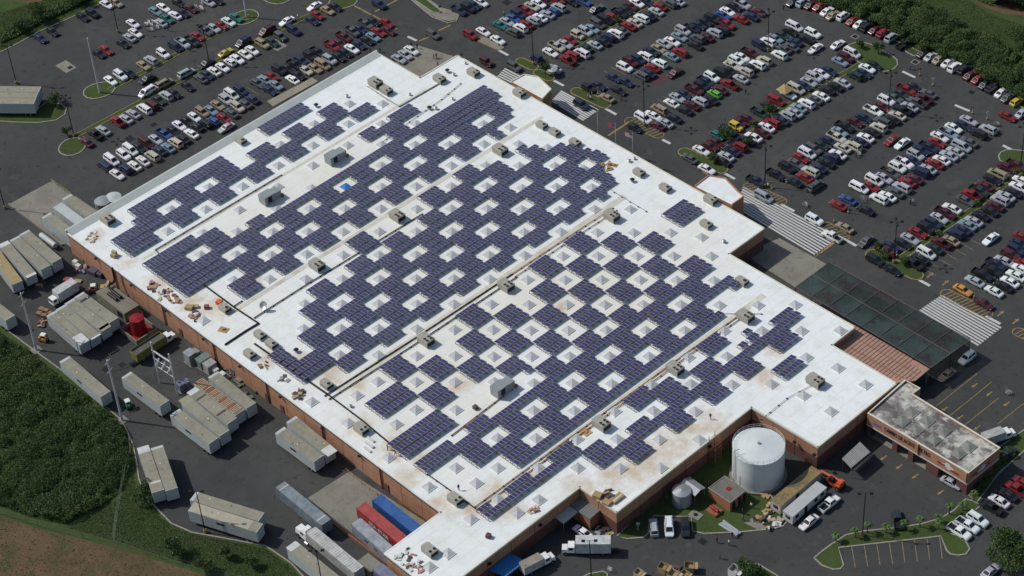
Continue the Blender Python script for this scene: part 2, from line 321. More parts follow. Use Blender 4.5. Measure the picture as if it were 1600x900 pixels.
def stain_roof():
    """rust-brown water stains that lie in given places of the membrane"""
    t = M['roof'].node_tree; b = t.nodes['Principled BSDF']; src = b.inputs['Base Color'].links[0].from_socket
    geo = t.nodes.new('ShaderNodeNewGeometry')
    n = t.nodes.new('ShaderNodeTexNoise'); n.inputs['Scale'].default_value = .3; n.inputs['Detail'].default_value = 10; n.inputs['Roughness'].default_value = .7
    t.links.new(geo.outputs['Position'], n.inputs['Vector'])
    acc = None
    for x, y, rad in ((1010, 720, 13), (960, 745, 10), (1060, 690, 11), (1110, 660, 9), (905, 760, 9), (690, 785, 8), (735, 795, 8), (660, 715, 7), (515, 585, 8), (420, 560, 6), (560, 665, 7), (610, 705, 7), (250, 440, 8), (200, 410, 6), (150, 370, 6), (640, 745, 7), (770, 770, 8), (1035, 705, 9), (985, 735, 9), (1085, 672, 8), (1190, 590, 9), (1215, 545, 6), (470, 560, 6), (620, 690, 7), (730, 600, 6), (330, 480, 9), (390, 440, 6), (800, 800, 7), (300, 470, 8), (715, 605, 5), (880, 480, 5), (560, 600, 5), (840, 745, 6)):
        c = G(x, y, H); v = t.nodes.new('ShaderNodeVectorMath'); v.operation = 'DISTANCE'; v.inputs[1].default_value = c
        t.links.new(geo.outputs['Position'], v.inputs[0])
        r = t.nodes.new('ShaderNodeMapRange'); r.inputs[1].default_value = rad; r.inputs[2].default_value = rad*.1; r.inputs[3].default_value = 0; r.inputs[4].default_value = 1
        t.links.new(v.outputs['Value'], r.inputs[0])
        if acc is None: acc = r.outputs[0]
        else:
            mx = t.nodes.new('ShaderNodeMath'); mx.operation = 'MAXIMUM'; t.links.new(acc, mx.inputs[0]); t.links.new(r.outputs[0], mx.inputs[1]); acc = mx.outputs[0]
    ml = t.nodes.new('ShaderNodeMath'); ml.operation = 'MULTIPLY_ADD'; ml.inputs[1].default_value = .55; ml.inputs[2].default_value = -.28
    t.links.new(acc, ml.inputs[0])
    ad = t.nodes.new('ShaderNodeMath'); ad.operation = 'ADD'; t.links.new(ml.outputs[0], ad.inputs[0]); t.links.new(n.outputs['Fac'], ad.inputs[1])
    r = t.nodes.new('ShaderNodeMapRange'); r.inputs[1].default_value = .5; r.inputs[2].default_value = .85; r.inputs[4].default_value = .72; t.links.new(ad.outputs[0], r.inputs[0])
    mx = t.nodes.new('ShaderNodeMix'); mx.data_type = 'RGBA'; t.links.new(r.outputs[0], mx.inputs[0]); t.links.new(src, mx.inputs[6]); mx.inputs[7].default_value = (.47, .33, .17, 1)
    t.links.new(mx.outputs[2], b.inputs['Base Color'])
stain_roof()
def seam_roof():
    """faint welded seams of the membrane sheets"""
    t = M['roof'].node_tree; b = t.nodes['Principled BSDF']; src = b.inputs['Base Color'].links[0].from_socket
    geo = t.nodes.new('ShaderNodeNewGeometry'); sp = t.nodes.new('ShaderNodeSeparateXYZ'); t.links.new(geo.outputs['Position'], sp.inputs[0]); prev = src
    for ax, per, amt in ((0, 3.05, .10), (1, 11.2, .08)):
        d = t.nodes.new('ShaderNodeMath'); d.operation = 'DIVIDE'; d.inputs[1].default_value = per; t.links.new(sp.outputs[ax], d.inputs[0])
        f = t.nodes.new('ShaderNodeMath'); f.operation = 'FRACT'; t.links.new(d.outputs[0], f.inputs[0])
        l = t.nodes.new('ShaderNodeMath'); l.operation = 'LESS_THAN'; l.inputs[1].default_value = .16/per; t.links.new(f.outputs[0], l.inputs[0])
        k = t.nodes.new('ShaderNodeMath'); k.operation = 'MULTIPLY'; k.inputs[1].default_value = amt*3; t.links.new(l.outputs[0], k.inputs[0])
        mx = t.nodes.new('ShaderNodeMix'); mx.data_type = 'RGBA'; t.links.new(k.outputs[0], mx.inputs[0]); t.links.new(prev, mx.inputs[6]); mx.inputs[7].default_value = (.5, .5, .46, 1); prev = mx.outputs[2]
    t.links.new(prev, b.inputs['Base Color'])
seam_roof()
OUT = [(-3.80, -12.52), (17.13, -12.52), (17.13, -14.93), (19.62, -14.93), (19.62, -8.70), (21.25, -8.68), (21.25, -2.2), (24.05, -2.12), (24.05, 1.93), (21.25, 1.93), (21.25, 3.17), (15.42, 3.17), (15.42, 5.12), (-1.12, 5.10), (-1.12, 3.02), (-3.80, 3.02)]
OUTM = [Vector((x*U, y*U, 0)) for x, y in OUT]
store = thing('store_building', 'huge flat white roofed store with tan walls covered in solar panels', 'building', (0, 0, 0))
MB().prism([(p.x, p.y) for p in OUTM], H-.35, H).build('roof', M['roof'], store)
wall_mesh = {}
for i, a in enumerate(OUTM):
    b = OUTM[(i+1) % len(OUTM)]; d = b-a; L = d.length; rz = math.atan2(d.y, d.x); k = max(1, round(L/6.3)); seg = L/k
    two = i in (3, 4, 5, 6, 7, 10, 11)
    for j in range(k):
        c = a+d*((j+.5)/k); inn = Vector((-d.y, d.x, 0)).normalized()*.16
        for nm, z0, hh, m in ((('wall_base', 0, 3.1, 'wall_dark'), ('wall_panel', 3.12, H-3.12-.36, 'wall')) if two else (('wall_panel', 0, H-.36, 'wall'),)):
            key = (nm, round(seg, 2), hh)
            if key not in wall_mesh: wall_mesh[key] = MB().box((0, 0, 0), (seg-.13, .3, hh)).mesh(nm, M[m])
            link(nm, wall_mesh[key], store, (c.x+inn.x, c.y+inn.y, z0), rz)
    if i == 0:
        for j in range(1, k, 1):
            if j % 3 == 0: c = a+d*(j/k); MB().box((c.x, c.y-.22, 0), (.22, .2, H-.2)).build('downpipe', M['wall_dark'], store)
    # roof edge
    e = d.normalized()*.0
    if i == 15:
        MB().box(((a.x+b.x)/2-.1, (a.y+b.y)/2, H-.6), (.5, L+.5, 1.25)).build('parapet', M['parapet'], store)
        MB().poly([(a.x+.15, a.y, H+.64), (a.x+.15, b.y, H+.64), (a.x+2.0, b.y, H+.02), (a.x+2.0, a.y, H+.02)]).build('parapet_flashing', M['parapet'], store)
    else:
        out = Vector((d.y, -d.x, 0)).normalized()*.04; c = (a+b)/2+out-Vector((0, 0, 0))
        if i in (0, 2): MB().box((c.x+out.x*3, c.y+out.y*3, H-.5), (L, .3, .15), rz).build('gutter', M['black'], store)
        MB().box((c.x, c.y, H-.34), (L+.3, .34, .46 if i not in (0, 1) else .38), rz).build('coping', M['coping'] if i not in (0, 1, 2) else M['roof'], store)
# entrance vestibules that stick out of the front wall
for poly in ([(799, 127.5), (819, 117), (840, 120.6), (861, 140), (847.5, 154)], [(1086, 291), (1107, 275), (1133, 279), (1153, 300), (1162, 307), (1144, 320)]):
    P = gp(poly, H+.5); v = MB().prism([(p.x, p.y) for p in P], 0, H+.5, mi=0, mit=1).build('entrance_vestibule', [M['wall'], M['roof']], store)
    MB().strip(P, .3, H+.3, H+.75, closed=False).build('coping', M['wall'] if poly[0][0] > 900 else M['coping'], v)
# doors and lamps on the loading side
def dock_door(x, y, w_=1.1, h_=2.2, nm='door'):
    g = G(x, y, 1.0); MB().box((g.x, -12.52*U-.08, 0.02), (w_, .14, h_)).build(nm, M['wall_dark'], store)
for x, y in ((284, 519), (445, 637), (606, 762), (420, 620)): dock_door(x, y)
for x in (6, 20, 33, 47, 60, 74, 88, 100): o = MB().box((x-18, -12.52*U-.35, H-1.25), (.7, .55, .3), tx=.8, ty=.6).build('wall_light', M['black'], store)
for y in (-80, -66): MB().box((19.62*U+.35, y, H-1.9), (.5, .7, .3)).build('wall_light', M['black'], store)
for x, y in ((1234, 700), (1252, 730)): MB().box((G(x, y, 4).x, -2.2*U-.3, 4.4), (.7, .55, .35)).build('wall_light', M['black'], store)
MB().box((21.25*U+.4, -27, H-1.6), (.55, .7, .3)).build('wall_light', M['black'], store)
for x, ln in ((-16, 1.6), (15, 4), (50, 5)): pass
# ---------------------------------------------------------------- skylights: translucent pyramids on kerbs
M['dome'] = mat('skylight_dome', (.42, .435, .45), .45, noise=[(.15, 4, .7, (.33, .345, .36)), (1.6, 4, .5, (.50, .50, .48))], spec=.35)
sk_px = [(x, y) for x, y in [(544,192.5),(596,192.5),(650,192.5),(491,192.5),(755,192.5),(435,257.5),(488.7,257.5),(596,257.5),(651,257.5),(705,257.5),(759,257.5),(540,291),(596,291),(650,290),(705,290),(760,290),(432,325),(484,325),(539,325),(595,325),(651,325.5),(705,325),(761,325),(929,326),(985,326),(426,361),(481,361),(536,361),(592.5,361),(650,361),(706,361),(761,361),(876,361),(932.5,362),(990,362.5),(1047.5,362.5),(424,397.5),(479,396),(536,397.5),(592.5,397.5),(650,397.5),(706,397.5),(764,397.5),(879,399),(934,399),(995,399),(1052.5,399),(1111,399),(477.5,435),(535,435),(592.5,435),(650,434.5),(709,434.5),(765,435),(824,436),(882.5,436),(940,436),(1000,436),(1057.5,437),(1116,437.5),(476,474),(534,474),(591,474),(651,474),(709,474),(767.5,474),(826,475),(886,475),(945,475),(1005,475),(1064,475),(1124,476),(1184,476),(1242.5,475),(474,512.5),(532.5,512.5),(591,512.5),(651,513),(710,514),(770,514),(829,515),(887.5,515),(947.5,515),(1009,515.5),(1070,515.5),(1131,516),(1191,516),(1252.5,516),(1312.5,515.5),(531,554),(591,554),(651,555),(711,555),(771,556),(830,556),(890,556),(952.5,556),(1014,556),(1075,557.5),(1136,556),(1260,557.5),(590,595),(650,595.5),(711,596),(772.5,596),(834,598),(894,598),(956,599),(1017.5,599.5),(1080,599),(1144,600),(1205,599),(650,639),(712.5,639.5),(834,640.5),(897.5,641),(960,642),(1021,641),(1086,642),(777.5,684),(837.5,684),(901,685),(964,685),(1030,686),(1092.5,686),(712.5,730),(777.5,730),(841,730),(902.5,730),(969,731),(777.5,779),(546,161),(597.5,161),(326,291),(267,326),(379,290),(321,326),(262,360),(374,327),(430.5,254),(317,363),(370.5,361),(313,397),(369,397),(438,225),(489,226),(543,226),(434,291),(487,293),(546,162),(598,160),(596.5,225),(649,192),(648,225),(755,192),(797,198),(756,224),(702,225),(810,224),(811,258),(815.5,293),(855,230),(812,257.5),(867,258.5),(912,263),(815,292),(869,291),(925,292),(761,327),(815,326),(874,327),(819,362),(820,398),(819,436),(557.5,617),(619,662),(1309,574),(1255,617),(744,754),(712.5,730),(670,760),(736,810),(700,864),(671,885),(1298,642),(1352,600),(1205,599),(1096,369.5),(652,225),(702,192),(365,437),(421,435),(318,500),(431,558),(487,627),(544,660),(607,714),(1242,475),(1093,640),(1032,730),(901,685),(842,780),(808,800),(1260,557)]]
dome_me = MB().add([(-1.08, -1.08, .2), (1.08, -1.08, .2), (1.08, 1.08, .2), (-1.08, 1.08, .2), (0, 0, .58)], [(0, 1, 4), (1, 2, 4), (2, 3, 4), (3, 0, 4)]).mesh('skylight', M['dome'])
curb_me = MB().box((0, 0, 0), (2.45, 2.45, .18), tx=.97, ty=.97).mesh('skylight_curb', M['roof'])
blue_me = dome_me.copy(); blue_me.materials[0] = mat('blue_tarp', (.03, .17, .42), .6)
seen = []
for x, y in sk_px:
    g = G(x, y+1.5, H)
    if any((g-s).length < 2.2 for s in seen): continue
    seen.append(g)
    blue = abs(x-540) < 3 and abs(y-291) < 3
    o = link('skylight', blue_me if blue else dome_me, store, (g.x, g.y, H)); link('skylight_curb', curb_me, o)
    if blue: o['label'] = 'skylight covered with a bright blue tarp'
SKYL = seen
M['walkway'] = mat('walkway_mat', (.60, .575, .48), .85, noise=[(.25, 7, .85, (.46, .41, .29), .46, .62), (.12, 5, .8, (.66, .66, .60), .5, .6), (2, 5, .5, (.5, .46, .36))])
for xu, n0, n1, wd in ((4.47, -12.6, 5.0, 1.1), (10.33, -12.4, 3.4, 1.7), (17.84, -12.6, 2.6, 1.6), (-.35, -12.8, 3.0, .8)):
    MB().box((xu*U, (n0+n1)/2*UN, H), (wd, (n1-n0)*UN, .03)).build('walkway', M['walkway'], store)

# ---------------------------------------------------------------- solar arrays
M['cell'] = mat('solar_cells', (.036, .029, .086), .22, .0, noise=[(.06, 3, .7, (.050, .042, .112)), (.5, 3, .5, (.028, .022, .066))], spec=.5)
M['frame'] = mat('panel_frame', (.42, .42, .46), .45, .3)
M['rack'] = mat('rack_rail', (.30, .30, .29), .5, .4)
PW, PL = UN/6, 1.60
def panel_mesh():
    a, b, f = PL/2, PW/2-.012, .032; z = .035
    mb = MB().add([(-a, -b, z), (a, -b, z), (a, b, z), (-a, b, z), (-a+f, -b+f, z), (a-f, -b+f, z), (a-f, b-f, z), (-a+f, b-f, z), (-a, -b, 0), (a, -b, 0), (a, b, 0), (-a, b, 0)],
                  [(0, 1, 5, 4), (1, 2, 6, 5), (2, 3, 7, 6), (3, 0, 4, 7), (8, 9, 1, 0), (9, 10, 2, 1), (10, 11, 3, 2), (11, 8, 0, 3), (11, 10, 9, 8)], 1)
    return mb.add([(-a+f, -b+f, z), (a-f, -b+f, z), (a-f, b-f, z), (-a+f, b-f, z)], [(0, 1, 2, 3)], 0).mesh('panel', [M['cell'], M['frame']])
panel_me = panel_mesh(); TILT = R(-9); racks = {}
def rack_mesh(n):
    if n in racks: return racks[n]
    L = n*PW; mb = MB()
    for x, z in ((-.62, .63), (.84, .87)): mb.box((x, 0, z), (.08, L+.1, .1))
    for i in range(0, n+1, 2):
        y = -L/2+i*PW; mb.box((-.62, y, 0), (.09, .09, .64)); mb.box((.80, y, 0), (.09, .09, .86)); mb.box((.2, y, 0), (2.2, .16, .07))
    racks[n] = mb.mesh('rack', M['rack']); return racks[n]
def b_(*ns): return [(n-.5, n+.5) for n in ns]
SX = lambda m, s: m-.27+s/3
ROWS = {}
def rows(m, s, iv):
    for ss in (s if isinstance(s, (list, tuple)) else [s]): ROWS.setdefault((m, ss), []).extend(iv)
rows(-3, 0, [(-4, -1.5)]); rows(-3, 1, [(-11.33, -6.33), (-4, -1.5)]); rows(-3, 2, [(-11.33, -6.33)])
rows(-2, 0, [(-11.66, -10.5), (-9.5, -8.5), (-7.5, -6.33), (-5.5, -4.33), (-3.5, -2.5), (-1.5, -.5)]); rows(-2, 1, [(-13, -10.5), (-9.5, -8.5), (-7.5, -6.33), (-5.5, -4.33), (-3.5, -2.5), (-1.5, -.5)])
rows(-2, 2, [(-13, -.5)]); rows(-1, (0, 1), [(-13, -11.5), (-10.5, -9.5), (-8.5, -7.5), (-6.5, -5.5), (-4.5, -3.5), (-2.5, -1.5), (-.66, .5)])
rows(0, 1, [(-13, -10.5), (-1.33, -.5), (.33, 1.66)]); rows(0, 2, [(-13, -9.5), (-1.33, 1.66)])
rows(1, 0, [(-13, -11.5), (-10.5, -9.5), (-.5, .5)]); rows(1, 1, [(-13, -11.5), (-10.5, -9.5), (-8.5, -7.66), (-.5, .5)]); rows(1, 2, [(-13, 4.83)])
rows(2, (0, 1), [(-13, -10.5)]+b_(-9, -7, -5, -3, -1)+[(.5, 4.83)]); rows(2, 2, [(-13, 4.5)])
rows(3, (0, 1), b_(-10, -8, -6, -4, -2, 0, 2)+[(3.5, 4.5)]); rows(3, 2, [(-11.5, 4.16)])
rows(4, (0, 1), b_(-11, -9, -7, -5, -3, -1, 1)+[(2.5, 3)])
rows(5, (0, 1), b_(-6, -2, 0)); rows(5, 2, [(-6.5, -5.5), (-2.5, 1.5), (2.5, 3.0)])
rows(6, (0, 1), b_(-9, -7, -5, -3, -1, 1)+[(2.5, 3.33)]); rows(6, 2, [(-10.5, 4.16)])
rows(7, (0, 1), b_(-10, -8, -6, -4, -2, 0, 2)+[(3.5, 4.5)]); rows(7, 2, [(-13, -12.33), (-11.5, 4.66)])
rows(8, (0, 1), [(-13, -12.33)]+b_(-11, -9, -7, -5, -3, -1, 1, 3)+[(4.16, 4.83)]); rows(8, 2, [(-13, 4.16)])
rows(9, (0, 1), [(-13, -11.33)]+b_(-10, -8, -6, -4, -2, 0, 2)+[(3.33, 4)]); rows(9, 2, [(-11.5, 3.83)])
rows(10, 0, b_(-11, -9, -7, -5, -3, -1, 1)+[(2.5, 3)])
rows(11, (0, 1, 2), b_(-10, -6, -2, 0)); rows(12, (0, 1, 2), [(-12.16, -10.5)]+b_(-9, -7, -5, -3, -1, 1))
rows(12.55, (0, 1, 2), [(3.5, 4.83)])
rows(13, (0, 1, 2), b_(-10, -8, -6, -4, -2, 0, 2)); rows(14, (0, 1, 2), [(-13, -10.5)]+b_(-5, -3, -1, 1)); rows(14, (0, 1), b_(-7)); rows(14, 2, [(-6.83, -6.5)])
rows(15, 0, b_(-6, -4, -2, 0, 2)); rows(15, 1, [(-13, -11.33), (-10.5, -9.5)]+b_(-6, -4, -2, 0, 2)); rows(15, 2, [(-13, 2.5)])
rows(16, (0, 1), b_(-11, -9, -7, -5, -3, -1, 1)); rows(16, 2, [(-11.5, 2.5)]); rows(17, 0, [(2.0, 2.5)])
rows(17, (0, 1), b_(-10, -8, -6, -4, -2, 0)); rows(17, 2, [(-10.5, .66)])
rows(18, 1, [(-13, -12.5), (-11.66, -10.5), (-9.5, -8.33), (-5.5, -4.33), (-1.5, -.33)]); rows(18, 2, [(-13, -8.33), (-5.5, -3.33), (-1.5, -.33)])
rows(19, 0, [(-8.5, -7.5), (-4.5, -3.33), (-2.66, -1.5), (.33, .66)]); rows(19, 1, [(-8.5, -7.5), (-6.5, -5.5), (-4.5, -3.33), (-2.66, -1.5), (-.33, .0), (.16, .66), (1.5, 2.66)]); rows(19, 2, [(-8.5, 2.66)])
rows(20, (0, 1), [(-7.5, -6.5), (-5.33, -4.33), (-3.33, -2.33), (-1.5, -.5), (.5, 1.66)]); rows(21, (0, 1), [(-.5, .66)])
idx = {}
keys = sorted(ROWS, key=lambda k: SX(*k))
used = set(); n_pan = 0; line_no = 0
for ki, k in enumerate(keys):
    fresh = [iv for iv in sorted(ROWS[k]) if (k, iv) not in used]
    if fresh: line_no += 1
    for bi, iv in enumerate(fresh):
        grp = [k]
        if iv[1]-iv[0] < 3:
            for k2 in keys[ki+1:ki+3]:
                if SX(*k2)-SX(*grp[-1]) < .4 and iv in ROWS[k2] and len(grp) < 3: grp.append(k2); used.add((k2, iv))
                else: break
        i0, i1 = round(iv[0]*6), round(iv[1]*6); n = i1-i0
        if n < 1: continue
        yc = (i0+i1)/2*PW-.24; x0 = SX(*grp[0])*U+.3
        what = ('long single' if n > 14 else 'short single') if len(grp) == 1 else ('two-row' if len(grp) == 2 else 'three-row')
        lab = f"{what} strip of blue solar panels, {ordw(bi+1)} from the loading side in {ordw(line_no)} solar line"
        t = thing('solar_array', lab, 'solar panels', (x0, yc, H), 0, 'solar arrays on the store roof')
        for g_ in grp:
            dx = SX(*g_)*U-x0
            link('rack', rack_mesh(n), t, (dx, 0, 0))
            for i in range(n):
                o = link('panel', panel_me, t, (dx+.11, (i-(n-1)/2)*PW, .84+random.uniform(-.008, .008))); o.rotation_euler = (0, TILT+random.uniform(-.012, .012), 0); n_pan += 1
print('PANELS', n_pan)
# ================================================================ ROOF EQUIPMENT
M['hvac'] = mat('hvac_casing', (.36, .345, .29), .6, .1, noise=[(.8, 5, .5, (.28, .265, .22))])
M['grey_box'] = mat('grey_steel', (.29, .315, .32), .55, .2, noise=[(.7, 5, .5, (.22, .24, .245))])
M['cardboard'] = mat('cardboard', (.38, .26, .12), .9, noise=[(1.5, 4, .5, (.27, .18, .085))])
M['rust'] = mat('rust', (.22, .075, .035), .8, noise=[(1.2, 5, .6, (.3, .15, .08))])
def fan(r): return MB().cyl((0, 0, 0), r, .1, 12).mesh('fan', M['black'])
def ring(r):
    mb = MB(); n = 12
    for i in range(n):
        a, b = 2*math.pi*i/n, 2*math.pi*(i+1)/n
        mb.add([(r*math.cos(a), r*math.sin(a), 0), (r*math.cos(b), r*math.sin(b), 0), (r*1.16*math.cos(b), r*1.16*math.sin(b), 0), (r*1.16*math.cos(a), r*1.16*math.sin(a), 0), (r*math.cos(a), r*math.sin(a), .16), (r*math.cos(b), r*math.sin(b), .16), (r*1.16*math.cos(b), r*1.16*math.sin(b), .13), (r*1.16*math.cos(a), r*1.16*math.sin(a), .13)], [(3, 2, 6, 7), (7, 6, 5, 4), (1, 0, 4, 5)])
    return mb.mesh('fan_ring', M['hvac'])
HV = {}
for kind, d, fans, r in (('big', (3.3, 2.4, 1.75), [(.35, -.6), (.35, .55), (1.15, -.6), (1.15, .55)], .33), ('mid', (2.9, 2.1, 1.4), [(.8, -.55), (.8, .5)], .34), ('small', (2.5, 1.9, 1.15), [(.6, .1)], .42)):
    bm = MB(); x, y, z = d
    bm.box((0, 0, .22), (x, y, z-.22)); bm.box((-.1, 0, z), (x*.98, y*.98, .05), tx=.97, ty=.97)
    HV[kind] = (bm.mesh('casing', M['hvac']), MB().box((0, 0, 0), (x*.9, y*.9, .22)).mesh('base_kerb', M['roof']), MB().box((x/2+.012, 0, .4), (.03, y*.86, z*.55)).mesh('grille', M['dark_metal']), MB().box((-x/2-.28, .1, .25), (.56, y*.7, z*.7), tx=.6).mesh('intake_hood', M['hvac']), fan(r), ring(r), fans, z)
hv_list = [('big', 169, 346), ('big', 587, 133), ('mid', 604, 144), ('mid', 687, 126), ('mid', 740, 116), ('mid', 812, 148), ('small', 847, 198), ('small', 867, 209), ('small', 899, 225), ('small', 999, 272), ('small', 1040, 296), ('mid', 1111, 315), ('small', 1104, 353), ('big', 956, 341), ('big', 782, 238), ('big', 621, 341), ('big', 496, 418), ('big', 791, 450), ('big', 666, 535), ('big', 1165, 498), ('big', 1055, 580), ('big', 940, 666), ('big', 1274, 599), ('small', 1160, 442), ('small', 511, 603), ('small', 425, 540), ('small', 407, 526), ('mid', 565, 673), ('mid', 712, 783), ('mid', 672, 863), ('small', 377, 222), ('small', 352, 484), ('small', 391, 556)]
hv_where = {0: 'alone at the far corner above the trailer dock', 1: 'next to a two-fan unit near the back edge', 13: 'on bare roof between the solar fields and the front edge', 14: 'at the upper end of the beige walkway', 15: 'in the middle walkway below the blue tarped skylight', 16: 'by the beige walkway near the loading side', 17: 'by the pipe run in the middle of the roof', 18: 'at the lower end of the middle pipe run', 19: 'beside the damaged solar rows near the front', 20: 'beside the lower walkway, halfway along', 21: 'beside the lower walkway above the notch corner', 22: 'on the bare roof nearest the tank corner'}
ctr = {}
for i, (k, x, y) in enumerate(hv_list):
    g = G(x, y, H+.2); ca, ba, gr, ho, fa, ri, fs, z = HV[k]; ctr[k] = ctr.get(k, 0)+1
    word = {'big': 'beige four-fan rooftop air unit', 'mid': 'beige two-fan rooftop air unit', 'small': 'small beige one-fan rooftop air unit'}[k]
    t = thing('air_conditioner', word+' '+hv_where.get(i, f', {ordw(ctr[k])} from the back among its size').lstrip(), 'air unit', (g.x, g.y, H), 0, 'air units on the store roof')
    t['label'] = t['label'].replace(' ,', ',')
    link('casing', ca, t); link('base_kerb', ba, t); link('grille', gr, t); link('intake_hood', ho, t)
    for fx, fy in fs: f_ = link('fan', fa, t, (fx, fy, z)); link('fan_ring', ri, f_, (0, 0, -.02))
for i, (x, y, dk) in enumerate(((423, 311, 'beside the back pipe tray'), (525, 249, 'standing just behind the long blue solar field'), (786, 610, 'at the end of the lower pipe run'))):
    g = G(x, y, H+.3); t = thing('air_handler', 'tall grey double-box air handler '+dk, 'air unit', (g.x, g.y, H), 0, 'grey air handlers on the store roof')
    MB().box((0, -1.0, .2), (2.5, 3.0, 2.3)).box((0, -1.0, 2.5), (2.6, 3.1, .06)).build('casing', M['grey_box'], t); MB().box((0, 1.55, .2), (2.3, 1.9, 2.0)).build('fan_section', M['grey_box'], t)
    MB().box((1.27, -1.0, .6), (.04, 1.2, 1.6)).build('access_door', M['dark_metal'], t); MB().box((0, 0, 0), (2.2, 4.8, .2)).build('base_kerb', M['roof'], t); MB().box((1.3, 2.6, .25), (.6, .5, .8)).build('control_box', M['rust'], t)
for i, (x, y) in enumerate(((494, 166), (542, 151), (640, 148), (671, 170), (681, 170), (707, 155), (699, 112), (709, 117), (727, 99), (720, 88), (983, 252), (991, 248), (988, 283), (1131, 378), (548, 635), (463, 549))):
    g = G(x, y, H+.2); s = (1.0, .8, .7)[i % 3]
    t = thing('roof_vent', f'galvanised mushroom roof vent, {ordw(i+1)} counted from the back corner along the roof', 'vent', (g.x, g.y, H), 0, 'vents on the store roof')
    MB().cyl((0, 0, 0), .32*s, .75*s, 10).build('stack', M['galv'], t, True); MB().cyl((0, 0, .75*s), .62*s, .22*s, 12, .35*s).build('cap', M['galv' if i % 3 else 'dark_metal'], t, True)
g = G(413, 482, H+.5); t = thing('satellite_dish', 'pale satellite dish on a stand beside the black pipe', 'dish', (g.x, g.y, H))
MB().tube([(0, 0, 0), (0, 0, 1.4)], .07).tube([(-.6, 0, 0), (0, 0, .9)], .05).tube([(.4, .5, 0), (0, 0, .9)], .05).build('mast', M['steel'], t)
mb = MB(); n = 14
for k_, (rr, zz) in enumerate(((0.01, 0), (.5, .07), (.95, .26))):
    mb.v += [(rr*math.cos(2*math.pi*i/n), rr*math.sin(2*math.pi*i/n), zz) for i in range(n)]
for k_ in range(2): mb.f += [(k_*n+i, k_*n+(i+1) % n, (k_+1)*n+(i+1) % n, (k_+1)*n+i) for i in range(n)]
mb.mi = [0]*len(mb.f); o = mb.build('reflector', M['galv'], t, True); o.location = (0, 0, 1.45); o.rotation_euler = (R(48), 0, R(25))
def run(label, pts, r=.12, m='dark_metal', two=0, z=.22):
    g_ = [G(x, y, H+z) for x, y in pts]; t = thing('roof_pipe', label, 'pipe', (g_[0].x, g_[0].y, H))
    base = g_[0].copy(); base.z = H
    MB().tube([p-base for p in g_], r, 6).build('pipe', M[m], t)
    if two: MB().tube([p-base+Vector((two, 0, 0)) for p in g_], r, 6).build('pipe', M[m], t)
    L = 0; mb = MB()
    for a, b in zip(g_, g_[1:]):
        k = max(1, int((b-a).length/2.6))
        for i in range(k+1): p = a.lerp(b, i/k)-base; [mb.box((p.x+dx_, p.y, 0), (.42, .26, z-.04)) for dx_ in ((0, two) if two else (0,))]
    mb.build('support_block', M['black'], t)['kind'] = 'stuff'
run('black pipe tray with supports along the back solar field', [(248, 396), (243, 390), (330, 338), (440, 273)], .11)
run('thick black pipe bent across the roof by the loading side', [(320, 446), (366, 480), (404, 505), (384, 517), (352, 538)], .22)
run('black pipe running from the dish to the middle walkway', [(398, 496), (470, 450), (560, 395), (660, 334)], .13)
run('short black pipe leading in from the damaged solar corner', [(366, 478), (378, 470)], .13)
run('thick dark pipe along the loading edge below the dish', [(398, 537), (455, 577), (512, 616)], .24)
run('dark pipe along the loading edge toward the two-fan unit', [(512, 616), (565, 656), (608, 692)], .2)
run('dark pipe along the loading edge by the lowest skylights', [(668, 741), (712, 772), (745, 796)], .14)
run('pair of dark pipes crossing the middle of the roof', [(508, 618), (650, 527), (800, 428)], .13, two=1.5)
run('pair of thin pipes between middle field and sparse field', [(800, 428), (900, 362), (958, 325)], .09, 'rust', two=1.2)
run('dark rusty pipe beside the lower walkway', [(742, 792), (860, 706), (985, 615), (1070, 553), (1150, 496)], .1, 'rust', two=.9)
run('rust streaked pipe under the grey box unit', [(706, 680), (745, 650), (800, 608)], .13, 'rust')
run('thin grey conduit across the back of the roof', [(592, 226), (640, 190), (690, 155), (720, 130)], .07, 'steel')
run('thin conduit by the front air units', [(860, 232), (905, 255), (960, 300), (1010, 330)], .06, 'steel')
run('thin conduit near the front corner unit', [(1090, 490), (1190, 490), (1270, 600)][:2], .06, 'steel')
run('thin conduit below the unit near the tank', [(1190, 655), (1230, 622), (1268, 602)], .06, 'steel')
run('low pale pipe behind the beige units', [(575, 135), (605, 155), (624, 166), (690, 128)], .16, 'hvac')
def junk(x, y, label, boxes, z=None, cat='pallets', name='pallet_pile'):
    z = H if z is None else z
    g_ = G(x, y, z+.3); t = thing(name, label, cat, (g_.x, g_.y, z))
    for dx, dy, sx, sy, sz, rz, col in boxes:
        o = MB().box((0, 0, 0), (sx, sy, sz)).build('crate' if sz > .35 else 'board', M['plain'], t); o.location = (dx, dy, random.uniform(.0, .02)); o.rotation_euler = (random.uniform(-.05, .05), random.uniform(-.05, .05), rz); o.color = (*col, 1)
CB, TAN, PINK, DK, WH, ORG = (.36, .25, .12), (.42, .33, .2), (.4, .2, .17), (.09, .06, .05), (.6, .6, .58), (.6, .12, .04)
def pile(n, sp, cols, zmax=.6): return [(random.uniform(-sp, sp), random.uniform(-sp, sp), random.uniform(.3, 1.5), random.uniform(.2, .9), random.uniform(.12, zmax), random.uniform(0, 3), random.choice(cols)) for _ in range(n)]
